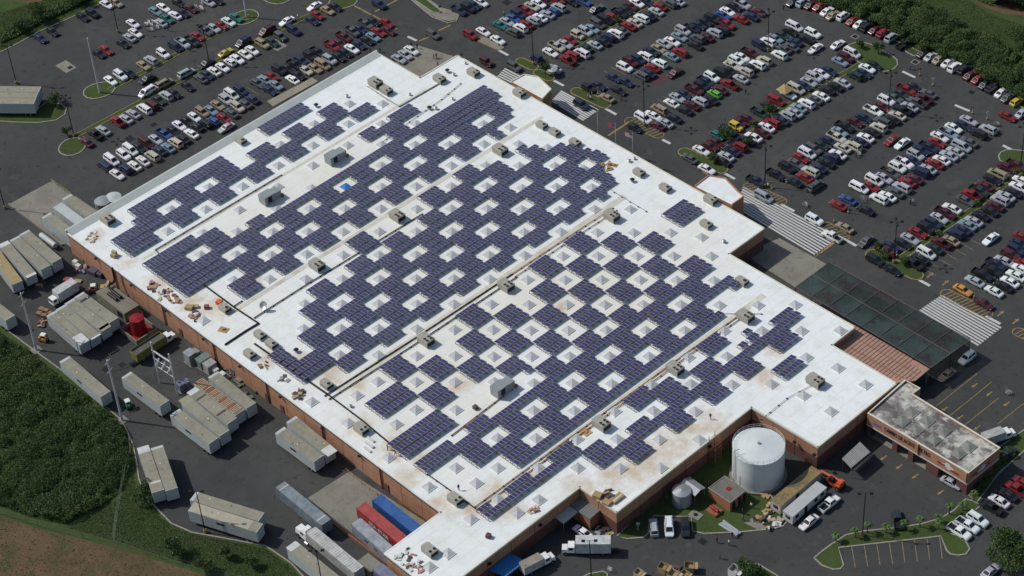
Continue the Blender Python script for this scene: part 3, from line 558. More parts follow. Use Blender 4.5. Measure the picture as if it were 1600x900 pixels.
for x, y, lab, bx in ((178, 400, 'open cardboard box standing alone near the back loading corner', [(0, 0, 1.3, 1.1, .9, .3, CB), (-.4, .5, 1.2, .7, 1.3, .3, TAN)]), (145, 370, 'scattered red and white scraps at the back roof corner', pile(12, 1.6, [PINK, WH, TAN], .3)), (238, 447, 'flat tan board and red scraps near the loading edge', [(0, 0, 2, 1.2, .15, .6, CB)]+pile(6, 1.4, [PINK, DK])),
                      (258, 460, 'heap of reddish scraps by the loading edge', pile(14, 1.9, [PINK, DK, WH, TAN])), (272, 470, 'small heap of red scrap beside a tan board', pile(9, 1.2, [PINK, CB])+[(1, .6, 1.6, .9, .12, .5, CB)]), (296, 481, 'stack of cardboard cartons near the loading edge', [(0, 0, 1.8, 1.4, .8, .5, CB), (.6, 1.2, 1.4, 1, .6, .7, TAN)]), (306, 493, 'heap of mixed rubbish between cartons and skylight', pile(12, 1.4, [PINK, DK, WH, CB])),
                      (343, 473, 'bright orange crate behind the small air unit', [(0, 0, 1.3, 1.2, .9, .3, ORG)]), (323, 480, 'dark red carton tilted near the orange crate', [(0, 0, 1.1, .9, .8, .8, (.2, .06, .05))]), (349, 514, 'broken tan board on the roof below the small air unit', [(0, 0, 2.2, 1.6, .12, .4, CB), (.2, .1, .8, .3, .3, 1, DK)]), (468, 616, 'brown heap of crates near the middle loading edge', pile(14, 1.3, [CB, TAN, DK])), (410, 569, 'dark pallets lying beside a skylight at loading edge', pile(8, 1.2, [DK, CB], .3)),
                      (443, 592, 'grey scrap frame near the loading edge', pile(7, .9, [(.3, .3, .3), DK], .3)), (948, 777, 'wooden crates and cartons at the notch corner', [(-1.6, -1.0, 1.7, 1.5, .9, .3, CB), (.5, 1.0, 1.4, .8, .5, .3, DK), (1.0, -1.0, 1.7, 1.3, .6, .1, CB)]+pile(8, 1.8, [CB, DK])), (964, 778, 'long tan crate with a white strip at notch corner', [(0, 0, 1.5, 3.0, .5, .0, CB), (.2, 0, .3, 2.4, .56, .0, WH)]), (950, 258, 'golden heap of pallets behind the upper solar rows', pile(16, 1.4, [(.45, .3, .12), CB, PINK])),
                      (833, 795, 'tan sheet and scraps beside a skylight', [(0, 0, 1.3, 2.6, .1, 0, TAN)]+pile(5, .8, [PINK, WH])), (916, 674, 'flat orange-brown tray beside the lower walkway unit', [(0, 0, 1.9, 1.9, .12, .0, (.5, .3, .12)), (0, 0, .6, .9, .3, .5, CB)]), (636, 872, 'dark scraps strewn over the lowest roof corner', pile(18, 2.2, [DK, PINK, TAN, WH], .3)), (650, 884, 'twisted dark scraps beside the lowest skylight', pile(14, 1.8, [DK, PINK, WH], .3)), (577, 694, 'long white crates and offcuts near loading edge', [(0, 0, 2.6, .6, .35, -.0, WH), (-1, 1.2, 2.2, .5, .35, 0, WH), (.8, -1.2, 2, .5, .35, 0, WH)]), (743, 637, 'small black box alone on white roof', [(0, 0, 1, .9, .8, .0, DK)]), (763, 838, 'dark box alone near the end roof corner', [(0, 0, .9, .9, .9, .3, DK)])):
    junk(x, y, lab, bx)
# ================================================================ TRAILERS, CONTAINERS, TRUCKS
M['trailer_roof'] = mat('dirty_trailer_roof', (.26, .245, .185), .85, noise=[(.15, 5, .7, (.19, .18, .13)), (.9, 6, .5, (.31, .29, .225)), (2.5, 4, .4, (.14, .12, .08), .55, .75)])
M['trailer_side'] = mat('trailer_side', (.47, .51, .505), .6, .1, noise=[(.6, 6, .5, (.36, .39, .385)), (.2, 4, .5, (.42, .44, .42))])
wheel_me = MB().cyl((0, -.15, 0), .5, .3, 12, axis='y').mesh('wheel', M['tyre'])
hub_me = MB().cyl((0, -.17, 0), .24, .34, 8, axis='y').mesh('hub', M['rim'])
def wheel(t, x, y, r=.5):
    o = link('wheel', wheel_me, t, (x, y, r)); o.scale = (r/.5,)*3; link('hub', hub_me, o); return o
def place2(a, b, z):
    """two photo pixels at the far and near middle of a roof edge -> base centre, heading, length"""
    A, B = G(*a, z), G(*b, z); d = B-A; return (A+B)/2, math.atan2(d.y, d.x), d.length
def box_shell(t, L, W, z0, z1, side='trailer_side', roof='trailer_roof', ribs=0, rib_roof=None, col=None, front_band=True):
    x = L/2
    body = MB()
    for s in (-1, 1):
        body.box((0, s*(W/2-.03), z0), (L, .06, z1-z0))
        k = int(L/.6) if ribs == 0 else int(L/.35)
        for i in range(k): body.box((-x+(i+.5)*L/k, s*(W/2+.012), z0+.12), (.05 if ribs == 0 else .17, .03, z1-z0-.24))
    body.box((-x+.03, 0, z0), (.06, W-.12, z1-z0)); body.box((0, 0, z0-.12), (L, W, .12))
    o = body.build('box', M[side], t); 
    if col: o.color = (*col, 1)
    r = MB().box((0, 0, z1), (L, W, .05))
    if rib_roof:
        for i in range(int(L/.6)): r.box((-x+.3+i*.6, 0, z1+.05), (.2, W*.94, .05))
    r = r.build('roof', M[roof], t)
    if col: r.color = (*(c_*1.05 for c_ in col), 1)
    if front_band: MB().box((-x+.35, 0, z1+.052), (.7, W*1.0, .012)).build('front_rail', M['trailer_side'], t); MB().box((x-.06, 0, z1+.052), (.12, W, .012)).build('rear_rail', M['trailer_side'], t)
    for s in (-1, 1):
        d = MB().box((x+.02, s*(W/4), z0+.03), (.05, W/2-.05, z1-z0-.08)).build('rear_door', M[side], t)
        if col: d.color = (*col, 1)
        MB().tube([(x+.07, s*W/4-.25, z0+.1), (x+.07, s*W/4-.25, z1-.1)], .03, 4).tube([(x+.07, s*W/4+.25, z0+.1), (x+.07, s*W/4+.25, z1-.1)], .03, 4).build('lock_rod', M['steel'], d)
def trailer(a, b, label, roof='trailer_roof', plate=False, L=None, ribs=None, patch=None, z1=4.05, flip=False):
    c, rz, ln = place2(a, b, z1); L = L or min(max(ln, 12.2), 16.2)
    t = thing('semi_trailer', label, 'trailer', (c.x, c.y, 0), rz, 'trailers parked in the yard')
    box_shell(t, L, 2.6, 1.2, z1, roof=roof, rib_roof=ribs)
    for x in (L/2-1.6, L/2-2.9):
        for y in (-1.05, 1.05): wheel(t, x, y)
    for y in (-.8, .8): MB().box((-L/2+3, y, 0), (.16, .16, 1.1)).build('landing_leg', M['dark_metal'], t)
    MB().box((L/2-2.2, 0, .75), (3.4, 1.0, .3)).build('bogie', M['dark_metal'], t)
    if plate:
        for s in (-1, 1): MB().box((-.6, s*1.325, 2.75), (1.9, .025, .55)).build('side_plate', M['dark_metal'], t)
    if patch:
        for dx, w_, cc in patch: o = MB().box((dx, 0, z1+.055), (w_, 2.5, .012)).build('roof_patch', M['plain'], t); o.color = (*cc, 1)
    for k in range(2): o = MB().box((random.uniform(-L/3, L/3), random.uniform(-.8, .8), z1+.056), (.3, .25, .02)).build('roof_vent', M['plain'], t); o.color = (.6, .6, .56, 1) if k else (.05, .05, .05, 1)
    return t
PWH, POC = (.55, .56, .53), (.33, .25, .12)
trailer((100.5, 561), (165, 616), 'single white trailer parked along the edge of the thicket', plate=True)
trailer((197, 585.5), (257, 630.5), 'white trailer beside the switchyard frame with dark side plate', plate=True)
for i, (a, b, l) in enumerate((((80, 489.5), (131, 534.5), 'outermost of four trailers side by side below the white lorry'), ((94.7, 480), (147.5, 524.5), 'second of four trailers side by side, white front strip'), ((108, 470.5), (165, 512.5), 'third of four trailers side by side, torn roof end'), ((123, 460.5), (178, 500.7), 'trailer nearest the red tank in the block of four'))): trailer(a, b, l, patch=[(5.5, 3.5, PWH)] if i == 0 else ([(7.4, .6, PWH)] if i == 1 else ([(6.2, 2.4, (.3, .28, .2)), (6.3, .8, (.05, .05, .05))] if i == 2 else [(-4.2, .9, (.04, .04, .04))])))
trailer((-36, 457), (16, 497), 'trailer end jutting in beside the tall pale pole')
for i, (a, b, l) in enumerate((((-10, 392), (26, 440), 'trailer with the palest side, outermost of the four by the ramp'), ((7, 381.7), (47.5, 428.7), 'trailer with white front panel in the four by the ramp'), ((22.5, 372), (71.7, 418), 'third trailer of the four by the concrete ramp'), ((37.5, 363), (88.7, 407.5), 'trailer nearest the ramp in the group of four'))): trailer(a, b, l, patch=[(0, 15, POC)] if i == 0 else ([(-7, 1.5, PWH), (7.4, .8, PWH)] if i == 1 else None))
for a, l in (((104, 307), 'trailer backed to the rear dock nearest the cars'), ((89.5, 320.5), 'white roofed trailer in the middle of the rear dock'), ((72, 336), 'outermost trailer backed to the rear dock')):
    g = G(*a, 4.05); Ls = 14.0; t = trailer(a, (a[0]+50, a[1]+30), l, L=14, roof='trailer_side' if a[0] == 89.5 else 'trailer_roof'); t.location = (g.x+7, g.y, 0); t.rotation_euler = (0, 0, 0)
for i, (x, y, l) in enumerate(((62, 140, 'tan roofed trailer farthest back in the row by the grass island'), (57.5, 149, 'middle trailer of the three beside the grass island'), (54, 158, 'nearest of the three trailers beside the grass island'))):
    trailer((x-93, y-1), (x, y), l, L=16)
trailer((273, 643.7), (333.7, 689.2), 'outermost of the five trailers by the switchyard', plate=True); trailer((291, 626), (351, 677), 'trailer with a pale front cap, second of five by the switchyard', patch=[(-7, 2.5, (.3, .28, .2))])
trailer((302, 612), (363, 658), 'trailer with holed and peeling roof by the switchyard', patch=[(-6.8, 1.5, PWH), (-4, .5, (.05, .05, .05)), (3, .6, (.05, .05, .05))])
o = trailer((313, 598), (371, 642), 'open ribbed trailer loaded with rusty orange boards', L=14.6)
for i in range(30): q_ = MB().box((0, 0, 4.1), (.22, random.uniform(1.7, 2.5), .12)).build('board', M['plain'], o); q_.location = (-7+i*.48, random.uniform(-.1, .1), 0); q_.color = random.choice([(.45, .17, .07, 1), (.5, .3, .16, 1), (.42, .36, .27, 1), (.35, .1, .06, 1)])
trailer((332.5, 585), (392.5, 634), 'long tan roofed trailer closest to the loading wall')
trailer((437, 672), (498, 717), 'white trailer with dark side plate, outer one of a pair', plate=True); trailer((455, 655), (515, 705), 'inner trailer of the pair beside the loading wall', patch=[(6.5, 2.6, PWH)])
trailer((225, 704), (247, 768), 'trailer with white roof trim touching the grass kerb', patch=[(-7, 1.4, PWH), (3.6, .5, PWH)]); trailer((245, 698), (268, 765), 'plain tan trailer parked tight beside the trimmed one')
trailer((297, 791), (408, 826), 'pale trailer parked along the lawn with dark lettering plate', L=16.2, plate=True, roof='trailer_roof', patch=[(-1, 14, (.37, .34, .26))]); trailer((305, 776), (405, 807), 'tan roofed trailer tucked behind the pale one on the lawn side', L=16.2)
trailer((456, 852), (531, 913), 'tan trailer beside the ribbed one at the bottom of the yard', patch=[(-7, 1.6, PWH)])
def container(a, b, label, col, L=12.2, z1=4.0, rib_roof=False, chassis=True):
    c, rz, ln = place2(a, b, z1); A = G(*a, z1); d = Vector((math.cos(rz), math.sin(rz), 0)); c = A+d*L/2
    t = thing('shipping_container', label, 'container', (c.x, c.y, 0), rz, 'shipping containers at the docks')
    box_shell(t, L, 2.45, 1.3, z1, side='solid', roof='solid', ribs=1, rib_roof=rib_roof, col=col, front_band=False)
    if chassis:
        MB().box((0, 0, .95), (L, .9, .22)).build('chassis', M['dark_metal'], t)
        for x in (L/2-1.4, L/2-2.6):
            for y in (-1, 1): wheel(t, x, y)
    for sx in (-1, 1):
        for sy in (-1, 1): o = MB().box((sx*(L/2-.1), sy*1.17, 1.3), (.22, .2, 2.75)).build('corner_post', M['solid'], t); o.color = (*col, 1)
    return t
def lettering(txt, size, m, parent, loc, rot, name='lettering', extrude=.006, bold=.012, align='CENTER'):
    cu = bpy.data.curves.new('txt', 'FONT'); cu.body = txt; cu.size = size; cu.extrude = extrude; cu.offset = bold; cu.align_x = align; cu.align_y = 'CENTER'; cu.resolution_u = 2
    tmp = bpy.data.objects.new('txt', cu); COL.objects.link(tmp); bpy.context.view_layer.update()
    me = bpy.data.meshes.new_from_object(tmp.evaluated_get(bpy.context.evaluated_depsgraph_get())); bpy.data.objects.remove(tmp); bpy.data.curves.remove(cu)
    me.materials.clear(); me.materials.append(m); o = link(name, me, parent, loc); o.rotation_euler = rot; return o
M['white_letter'] = mat('white_letter', (.6, .56, .55), .7); M['dark_letter'] = mat('dark_letter', (.03, .02, .025), .7); M['blue_letter'] = mat('blue_letter', (.12, .12, .3), .7); M['red_letter'] = mat('red_letter', (.25, .03, .03), .7)
red = container((564, 789), (625, 840), 'red container with large white lettering at the dock', (.36, .055, .05), L=13.7)
lettering('SEA STAR', 1.5, M['white_letter'], red, (.2, -1.26, 2.65), (R(90), 0, 0), bold=.035)
container((588.5, 777), (650, 826), 'bright blue container nearest the loading wall', (.025, .10, .30), L=13.7)
gc = container((556, 814), (610, 862), 'grey rounded-end container outermost at the dock', (.30, .32, .34), L=13.7)
for x_, w_ in ((-2.4, .35), (-1.7, .7), (.9, .5), (1.5, .4)): MB().box((x_, -1.255, 2.5), (w_, .02, .5)).build('worn_marking', M['dark_letter'], gc)
o = container((437.5, 757), (506, 813), 'blue-grey container on wheels standing across the concrete apron', (.19, .23, .25), L=15.2); MB().box((5.9, 0, 4.06), (.25, 2.3, .02)).build('roof_bar', M['coping'], o); MB().box((-6.3, 0, 4.06), (.2, 2.3, .02)).build('roof_bar', M['coping'], o)
container((590, 885), (650, 935), 'dull violet-grey container at the bottom of the dock', (.17, .18, .26), L=12.2); 
g = G(577, 882, 2); t = thing('concrete_block', 'tan concrete block beside the lowest container', 'block', (g.x, g.y, 0), 0); MB().box((0, 0, 0), (4, 3, 2.4)).box((0, 0, 2.4), (4.2, 3.2, .12)).build('block', M['concrete'], t); MB().box((2.1, 0, .2), (.1, 2.4, 1.8)).build('door', M['rust'], t)
rib = container((485.5, 828), (558, 888), 'white ribbed-roof trailer coupled to the white tractor', (.5, .5, .47), L=15.2, rib_roof=True)
def tractor(t, x0, col=(.75, .76, .74), bonnet=True):
    """tractor unit whose cab front points to -x, rear axle at x0"""
    for nm, bx in (('cab', [((x0-2.2, 0, 1.0), (2.0, 2.3, 1.9), .86, .9)]), ('bonnet', [((x0-4.1, 0, .8), (1.9, 1.9, 1.25), .9, .85)] if bonnet else []), ('roof_fairing', [((x0-2.0, 0, 2.9), (1.7, 2.0, .6), .55, .8)])):
        mb = MB()
        for c, d, tx, ty in bx: mb.box(c, d, 0, 0, tx, ty)
        if bx: o = mb.build(nm, M['paint'], t); o.color = (*col, 1)
    MB().add([(x0-3.2, -.95, 2.0), (x0-3.2, .95, 2.0), (x0-3.05, .9, 2.75), (x0-3.05, -.9, 2.75)], [(0, 1, 2, 3), (3, 2, 1, 0)]).build('windscreen', M['glass'], t)
    for s in (-1, 1): MB().box((x0-2.5, s*1.12, 2.0), (.9, .04, .65)).build('side_window', M['glass'], t); MB().cyl((x0-1.6, s*1.2, .5), .3, .9, 8, axis='x').build('fuel_tank', M['galv'], t)
    MB().box((x0-1.5, 0, .6), (6.2, .9, .25)).build('frame', M['dark_metal'], t)
    for x in (x0-4.0, x0, x0+1.2):
        for y in (-1.0, 1.0): wheel(t, x, y)
A = G(485.5, 828, 4.0); t = thing('tractor_unit', 'white bonneted tractor coupled to the ribbed trailer', 'truck', (A.x, A.y, 0), rib.rotation_euler.z); tractor(t, .6)
def box_truck(px, rz, label, L, W=2.4, z1=3.5, col=(.75, .76, .74), bcol=(.55, .56, .56), bonnet=True, roofcol=None, open_top=False, z0=1.0):
    """px: middle of the cargo roof; cab points to +x of heading rz"""
    g_ = G(*px, z1); t = thing('box_truck', label, 'truck', (g_.x, g_.y, 0), rz, 'lorries around the store')
    mb = MB()
    for s in (-1, 1):
        mb.box((0, s*(W/2-.03), z0), (L, .06, z1-z0))
        for i in range(int(L/.5)): mb.box((-L/2+.25+i*.5, s*(W/2+.01), z0+.1), (.05, .03, z1-z0-.2))
    mb.box((-L/2+.03, 0, z0), (.06, W-.1, z1-z0)).box((L/2-.03, 0, z0), (.06, W-.1, z1-z0)).box((0, 0, z0-.1), (L, W, .12))
    o = mb.build('cargo_box', M['solid'], t); o.color = (*bcol, 1)
    o = MB().box((0, 0, z1-(.5 if open_top else 0)), (L-.1 if open_top else L, W-.1 if open_top else W, .05)).build('roof', M['solid'], t); o.color = (*(roofcol or bcol), 1)
    x = L/2+.15
    o = MB().box((x+.75, 0, .8), (1.5, 2.0, 1.5), 0, 0, .86, .9).build('cab', M['paint'], t); o.color = (*col, 1)
    if bonnet: o = MB().box((x+2.05, 0, .6), (1.3, 1.85, .95), 0, 0, .85, .85).build('bonnet', M['paint'], t); o.color = (*col, 1)
    MB().add([(x+1.49, -.82, 1.6), (x+1.49, .82, 1.6), (x+1.44, .8, 2.15), (x+1.44, -.8, 2.15)], [(0, 1, 2, 3), (3, 2, 1, 0)]).build('windscreen', M['glass'], t)
    for s in (-1, 1): MB().box((x+.8, s*.965, 1.55), (.8, .04, .6)).build('side_window', M['glass'], t)
    MB().box((0, 0, .5), (L+3, .8, .22)).build('frame', M['dark_metal'], t)
    for wx in (x+(1.9 if bonnet else .8), -L/2+1.6):
        for y in (-.92, .92): wheel(t, wx, y, .46)
    return t
D0 = math.pi*.75
d = G(880, 860)-G(955, 860); rz = math.atan2(d.y, d.x)
bt = box_truck((926.5, 843.5), rz, 'white bonneted box truck parked across the yard below the notch', 7.0, z1=3.6); 
MB().box((-1.0, 1.215, 1.1), (1.3, .03, 2.3)).build('side_door', M['trailer_side'], bt)
d = G(872, 868)-G(830, 890); box_truck((830, 876), math.atan2(d.y, d.x), 'small white box truck beside the blue awning', 4.6, W=2.1, z1=2.9, roofcol=(.3, .27, .2))
d = G(80, 470)-G(112, 450); box_truck((101, 447), math.atan2(d.y, d.x), 'white cab-over box lorry near the stacked trailers', 5.6, z1=3.4, bonnet=False, roofcol=(.5, .5, .47))
d = G(262, 519)-G(210, 553); box_truck((231, 536), math.atan2(d.y, d.x), 'yellow sided open-top tipper with white cab', 8.4, z1=3.2, bcol=(.22, .20, .05), roofcol=(.10, .095, .085), open_top=True)
d = G(1572, 680)-G(1535, 693); box_truck((1552, 676), math.atan2(d.y, d.x), 'white box van behind the tyre shop', 4.6, W=2.1, z1=3.0, roofcol=(.42, .42, .39))
def forklift(x, y, rz, col, label):
    g_ = G(x, y, .8); t = thing('forklift', label, 'forklift', (g_.x, g_.y, 0), rz)
    o = MB().box((0, 0, .35), (2.0, 1.1, .7), tx=.9).build('body', M['paint'], t); o.color = (*col, 1)
    o = MB().box((-.85, 0, .4), (.5, 1.1, .9)).build('counterweight', M['paint'], t); o.color = (*col, 1)
    MB().tube([(-.5, -.45, 1), (-.4, -.45, 2.1)], .05).tube([(-.5, .45, 1), (-.4, .45, 2.1)], .05).tube([(.7, -.45, 1), (.6, -.45, 2.1)], .05).tube([(.7, .45, 1), (.6, .45, 2.1)], .05).build('cage', M['black'], t)
    o = MB().box((.1, 0, 2.1), (1.2, 1.1, .06)).build('canopy', M['plain'], t); o.color = (.7, .7, .68, 1)
    MB().box((1.1, -.3, .1), (.1, .1, 2.2)).box((1.1, .3, .1), (.1, .1, 2.2)).box((1.6, -.3, .1), (1.0, .12, .06)).box((1.6, .3, .1), (1.0, .12, .06)).build('mast', M['dark_metal'], t); MB().box((-.1, 0, .95), (.5, .5, .5)).build('seat', M['black'], t)
    for wx in (-.7, .7):
        for wy in (-.5, .5): wheel(t, wx, wy, .34)
forklift(68, 529, .4, (.5, .22, .04), 'orange forklift with white canopy by the tall pole'); forklift(200, 632, -.3, (.03, .2, .1), 'green forklift with white canopy beside the second pole')
forklift(146, 452, .9, (.25, .05, .05), 'dark red forklift between the trailers and the grey shed')
forklift(137, 405, .3, (.5, .36, .03), 'yellow machine against the back of the loading wall')
# ---------------------------------------------------------------- generator shed, red tank, switchyard
M['shed'] = mat('grey_concrete_shed', (.20, .185, .145), .9, noise=[(.4, 5, .6, (.14, .13, .10))])
g = G(183, 467, 2.6); t = thing('generator_shed', 'long tan concrete generator shed against the loading wall', 'shed', (g.x, g.y, 0))
MB().box((0, 0, 0), (11, 4.0, 2.6)).box((0, 0, 2.6), (11.2, 4.2, .12)).build('housing', M['shed'], t)
for y in (-.5, .6): MB().cyl((-2.6, y, 3.1), .42, 3.4, 10, axis='x').build('exhaust_silencer', M['dark_metal'], t, True)
MB().tube([(-2.6, .6, 3.1), (-4.4, .8, 3.4), (-4.4, 2.6, 3.6), (-4.4, 2.9, 4.2), (-4.4, 2.9, 7.6)], .28, 7).build('exhaust_pipe', M['black'], t); MB().box((3.5, -2.02, .4), (2, .06, 1.6)).build('louvre', M['dark_metal'], t)
g = G(217, 514, 1); t = thing('red_tank', 'red upright fire water tank inside a low concrete wall', 'tank', (g.x, g.y, 0))
M['red_tank'] = mat('red_tank_paint', (.26, .012, .018), .5, noise=[(.7, 4, .5, (.18, .01, .013))])
MB().cyl((0, 0, .1), 1.7, 4.3, 20).build('shell', M['red_tank'], t, False); MB().cyl((0, 0, 4.4), 1.7, .25, 20, .3).build('roof', M['red_tank'], t)
mb = MB()
for i in range(10): a = i*math.pi*.2; mb.tube([(1.65*math.cos(a), 1.65*math.sin(a), 4.4), (1.65*math.cos(a), 1.65*math.sin(a), 5.3)], .04, 4); a2 = a+math.pi*.2; mb.tube([(1.65*math.cos(a), 1.65*math.sin(a), 5.3), (1.65*math.cos(a2), 1.65*math.sin(a2), 5.3)], .04, 4)
mb.build('railing', M['red_tank'], t); MB().tube([(-1.8, -.3, 0), (-1.8, -.3, 5.3)], .05, 4).tube([(-1.8, .3, 0), (-1.8, .3, 5.3)], .05, 4).build('ladder', M['red_tank'], t)
for c, d in (((0, -2.9, 0), (6.2, .25, 1.3)), ((0, 2.9, 0), (6.2, .25, 1.3)), ((-3.1, 0, 0), (.25, 5.55, 1.3)), ((3.1, 0, 0), (.25, 5.55, 1.3))): MB().box(c, d).build('bund_wall', M['concrete'], t)
MB().box((0, 0, .0), (5.9, 5.5, .06)).build('bund_floor', M['red_tank'], t)
pA, pB = G(250, 598), G(277.5, 616.5); t = thing('switchyard_frame', 'pale steel frame carrying power insulators in the yard', 'power frame', (pA.x, pA.y, 0)); D = pB-pA
for p, h_ in ((Vector((0, 0, 0)), 12.2), (D, 12.2)): MB().tube([p, p+Vector((0, 0, h_))], .17, 8).build('post', M['white_pole'], t)
for z in (5.2, 7.4, 9.6, 9.9): MB().tube([Vector((0, 0, z))-D*.06, D*1.06+Vector((0, 0, z))], .1, 5).build('crossbar', M['white_pole'], t)
for i in range(9):
    p = D*((i+.5)/9); z = (5.4, 6.4, 7.6)[i % 3]; o = MB().cyl((p.x, p.y, z), .16, .8, 8, .1).cyl((p.x, p.y, z+.25), .26, .1, 8).cyl((p.x, p.y, z+.5), .24, .1, 8).build('insulator', M['trailer_side'], t)
for i, (x, y, d_, l) in enumerate(((296, 551, (2.2, 2.0, 2.9), 'tall grey transformer nearest the yellow tipper'), (304, 549, (1.9, 1.6, 2.6), 'tall grey transformer close behind the first one'), (317, 559, (2.0, 3.0, 2.2), 'dull green transformer cabinet in the wall row'), (326, 567, (2.4, 2.4, 2.0), 'pale grey transformer with slanted top in the wall row'), (336, 577, (1.3, 1.2, 1.2), 'small white cabinet after the transformers'), (347, 584, (1.4, 1.2, 1.1), 'second small white cabinet near the long trailer'), (281, 599, (1.8, 1.4, 2.0), 'blue-grey cabinet under the switchyard frame'), (291, 596, (1.5, 1.2, 1.8), 'small violet-grey cabinet behind the switchyard post'), (365, 575, (1.6, 1.2, 1.6), 'green cabinet against the loading wall'), (375, 592, (1.6, 1.6, .5), 'low pile of blocks by the loading wall'))):
    g_ = G(x, y, d_[2]); t = thing('transformer', l, 'transformer', (g_.x, g_.y, 0), 0); o = MB().box((0, 0, .1), d_).box((0, 0, d_[2]+.1), (d_[0]*1.05, d_[1]*1.05, .07)).build('cabinet', M['solid'], t); o.color = (*[(.3, .32, .32), (.22, .25, .25), (.16, .2, .19), (.33, .34, .33), (.6, .6, .58), (.6, .6, .58), (.15, .18, .23), (.2, .2, .28), (.1, .16, .13), (.2, .18, .13)][i], 1)
    MB().box((0, 0, 0), (d_[0]+.4, d_[1]+.4, .1)).build('plinth', M['concrete'], t)
    for k in range(4): o = MB().box((d_[0]/2+.05, -d_[1]/2+(k+.5)*d_[1]/4, .4), (.1, .06, d_[2]*.6)).build('fin', M['grey_box'], t)
def fence(pts, h_, label, step=2.4, z=0, m='rack', name='chain_fence', cat='fence'):
    """posts, rails and a wire mesh of crossing strands"""
    g_ = [G(x, y, z) for x, y in pts]; base = g_[0].copy(); t = thing(name, label, cat, base)
    w_ = MB()
    for a, b in zip(g_, g_[1:]):
        k = max(1, int((b-a).length/step))
        for i in range(k+1): p = a.lerp(b, i/k)-base; MB().tube([p, p+Vector((0, 0, h_))], .045, 5).build('post', M[m], t)
        for zz in (.1, h_*.5, h_): w_.tube([a-base+Vector((0, 0, zz)), b-base+Vector((0, 0, zz))], .014, 3)
        k = int((b-a).length/.9)
        for i in range(k):
            p, q_ = a.lerp(b, i/k)-base, a.lerp(b, min(1, (i+1.6)/k))-base; w_.tube([p+Vector((0, 0, .1)), q_+Vector((0, 0, h_))], .005, 3); w_.tube([q_+Vector((0, 0, .1)), p+Vector((0, 0, h_))], .005, 3)
    w_.build('wire_mesh', M[m], t)['kind'] = 'stuff'
fence([(279, 566), (310, 585), (333, 600)], 2.0, 'chain fence between switchyard and transformers'); fence([(222, 600), (243, 587)], 2.0, 'short chain fence beside the switchyard post')
fence([(-40, 795), (0, 803), (60, 823), (130, 841), (178, 848), (250, 873), (330, 897), (400, 915)], 1.8, 'long wire fence between the lawn and the brown soil bank', 3)
fence([(178, 848), (184, 800), (193, 755), (205, 712), (203, 685)], 1.8, 'wire fence running from the soil bank up to the yard', 3)
fence([(992, 789), (1032, 768), (1052, 792)], 1.7, 'small fence around the metal silo'); 
# yellow guard rails at the docks
def rail(pts, label, m='kerb_yellow', h_=1.0):
    g_ = [G(x, y, 0) for x, y in pts]; base = g_[0].copy(); t = thing('guard_rail', label, 'rail', base); mb = MB()
    for a, b in zip(g_, g_[1:]):
        k = max(1, int((b-a).length/2.2)); A_, B_ = a-base, b-base
        mb.tube([A_+Vector((0, 0, h_)), B_+Vector((0, 0, h_))], .07, 5).tube([A_+Vector((0, 0, h_*.5)), B_+Vector((0, 0, h_*.5))], .05, 5)
        for i in range(k+1): p = A_.lerp(B_, i/k); MB().tube([p, p+Vector((0, 0, h_))], .06, 5).build('post', M[m], t)
    mb.build('bar', M[m], t)
rail([(80, 284), (112, 306)], 'yellow rail at the head of the rear dock ramp'); rail([(541, 737), (590, 776)], 'long yellow rail along the lower dock apron'); rail([(622, 787), (668, 818)], 'orange-yellow rail behind the blue container', 'rust')
MB().strip(gp([(14, 320), (98, 384)]), .3, 0, .5).build('ramp_wall', M['concrete']); tag(bpy.data.objects['ramp_wall'], 'low concrete wall along the rear ramp', 'wall')
o = MB().strip(gp([(519, 818), (560, 848), (602, 880), (640, 908)]), .35, 0, .45).build('dock_kerb_wall', M['rust']); tag(o, 'rusty orange kerb wall beside the grey container', 'wall')
o = MB().strip(gp([(478, 780), (520, 818)]), .3, 0, .3).build('dock_kerb_wall', M['concrete']); tag(o, 'low concrete kerb wall at the apron edge', 'wall')
for x, y, lab, bx in ((62, 492, 'stack of brown pallets beside the outermost trailer', [(dx, dy, 1.2, 1.0, 1.1, random.uniform(0, 1), (.26, .15, .08)) for dx, dy in ((0, 0), (1.4, .3), (.4, 1.5), (2.0, 1.6), (-.8, 1.2))]), (66, 503, 'loose reddish pallets below the pallet stack', pile(10, 1.2, [PINK, CB, DK], .5)), (107, 438, 'red crates and a wooden pallet behind the lorry', [(0, 0, 2.2, 1.2, .8, .6, (.3, .06, .06)), (1.8, 1.3, 1.8, 1.2, .4, .6, CB)]), (130, 418, 'pink and grey crates by the loading corner', pile(8, 1.6, [PINK, (.3, .3, .32), (.2, .2, .25)], .9)), (147, 426, 'dark violet bales against the loading wall', [(0, 0, 2.4, 1.8, 1.3, .2, (.07, .05, .09)), (2, .4, 1.4, 1.2, 1.2, .2, (.05, .05, .06))]), (64, 443, 'loose brown scraps behind the middle trailers', pile(6, .8, [CB, DK], .5)), (168, 446, 'small yellow drums and scrap by the shed', pile(7, 1.2, [(.4, .3, .06), DK, TAN], .6)),
                      (360, 580, 'brown blocks stacked beside the loading wall', pile(9, 1.6, [TAN, DK, (.2, .17, .12)], .5)), (378, 594, 'green-brown blocks by the loading wall near the long trailer', pile(8, 1.5, [(.12, .13, .08), TAN], .5)), (393, 613, 'dark machinery scrap at the wall past the long trailer', pile(8, 1.4, [DK, (.12, .16, .17)], .6)), (118, 412, 'white bins under the loading corner', [(0, 0, 1.2, 1, 1.2, .2, WH), (1.6, -.3, 1.2, 1, 1.1, .2, WH)])):
    junk(x, y, lab, bx, z=0)
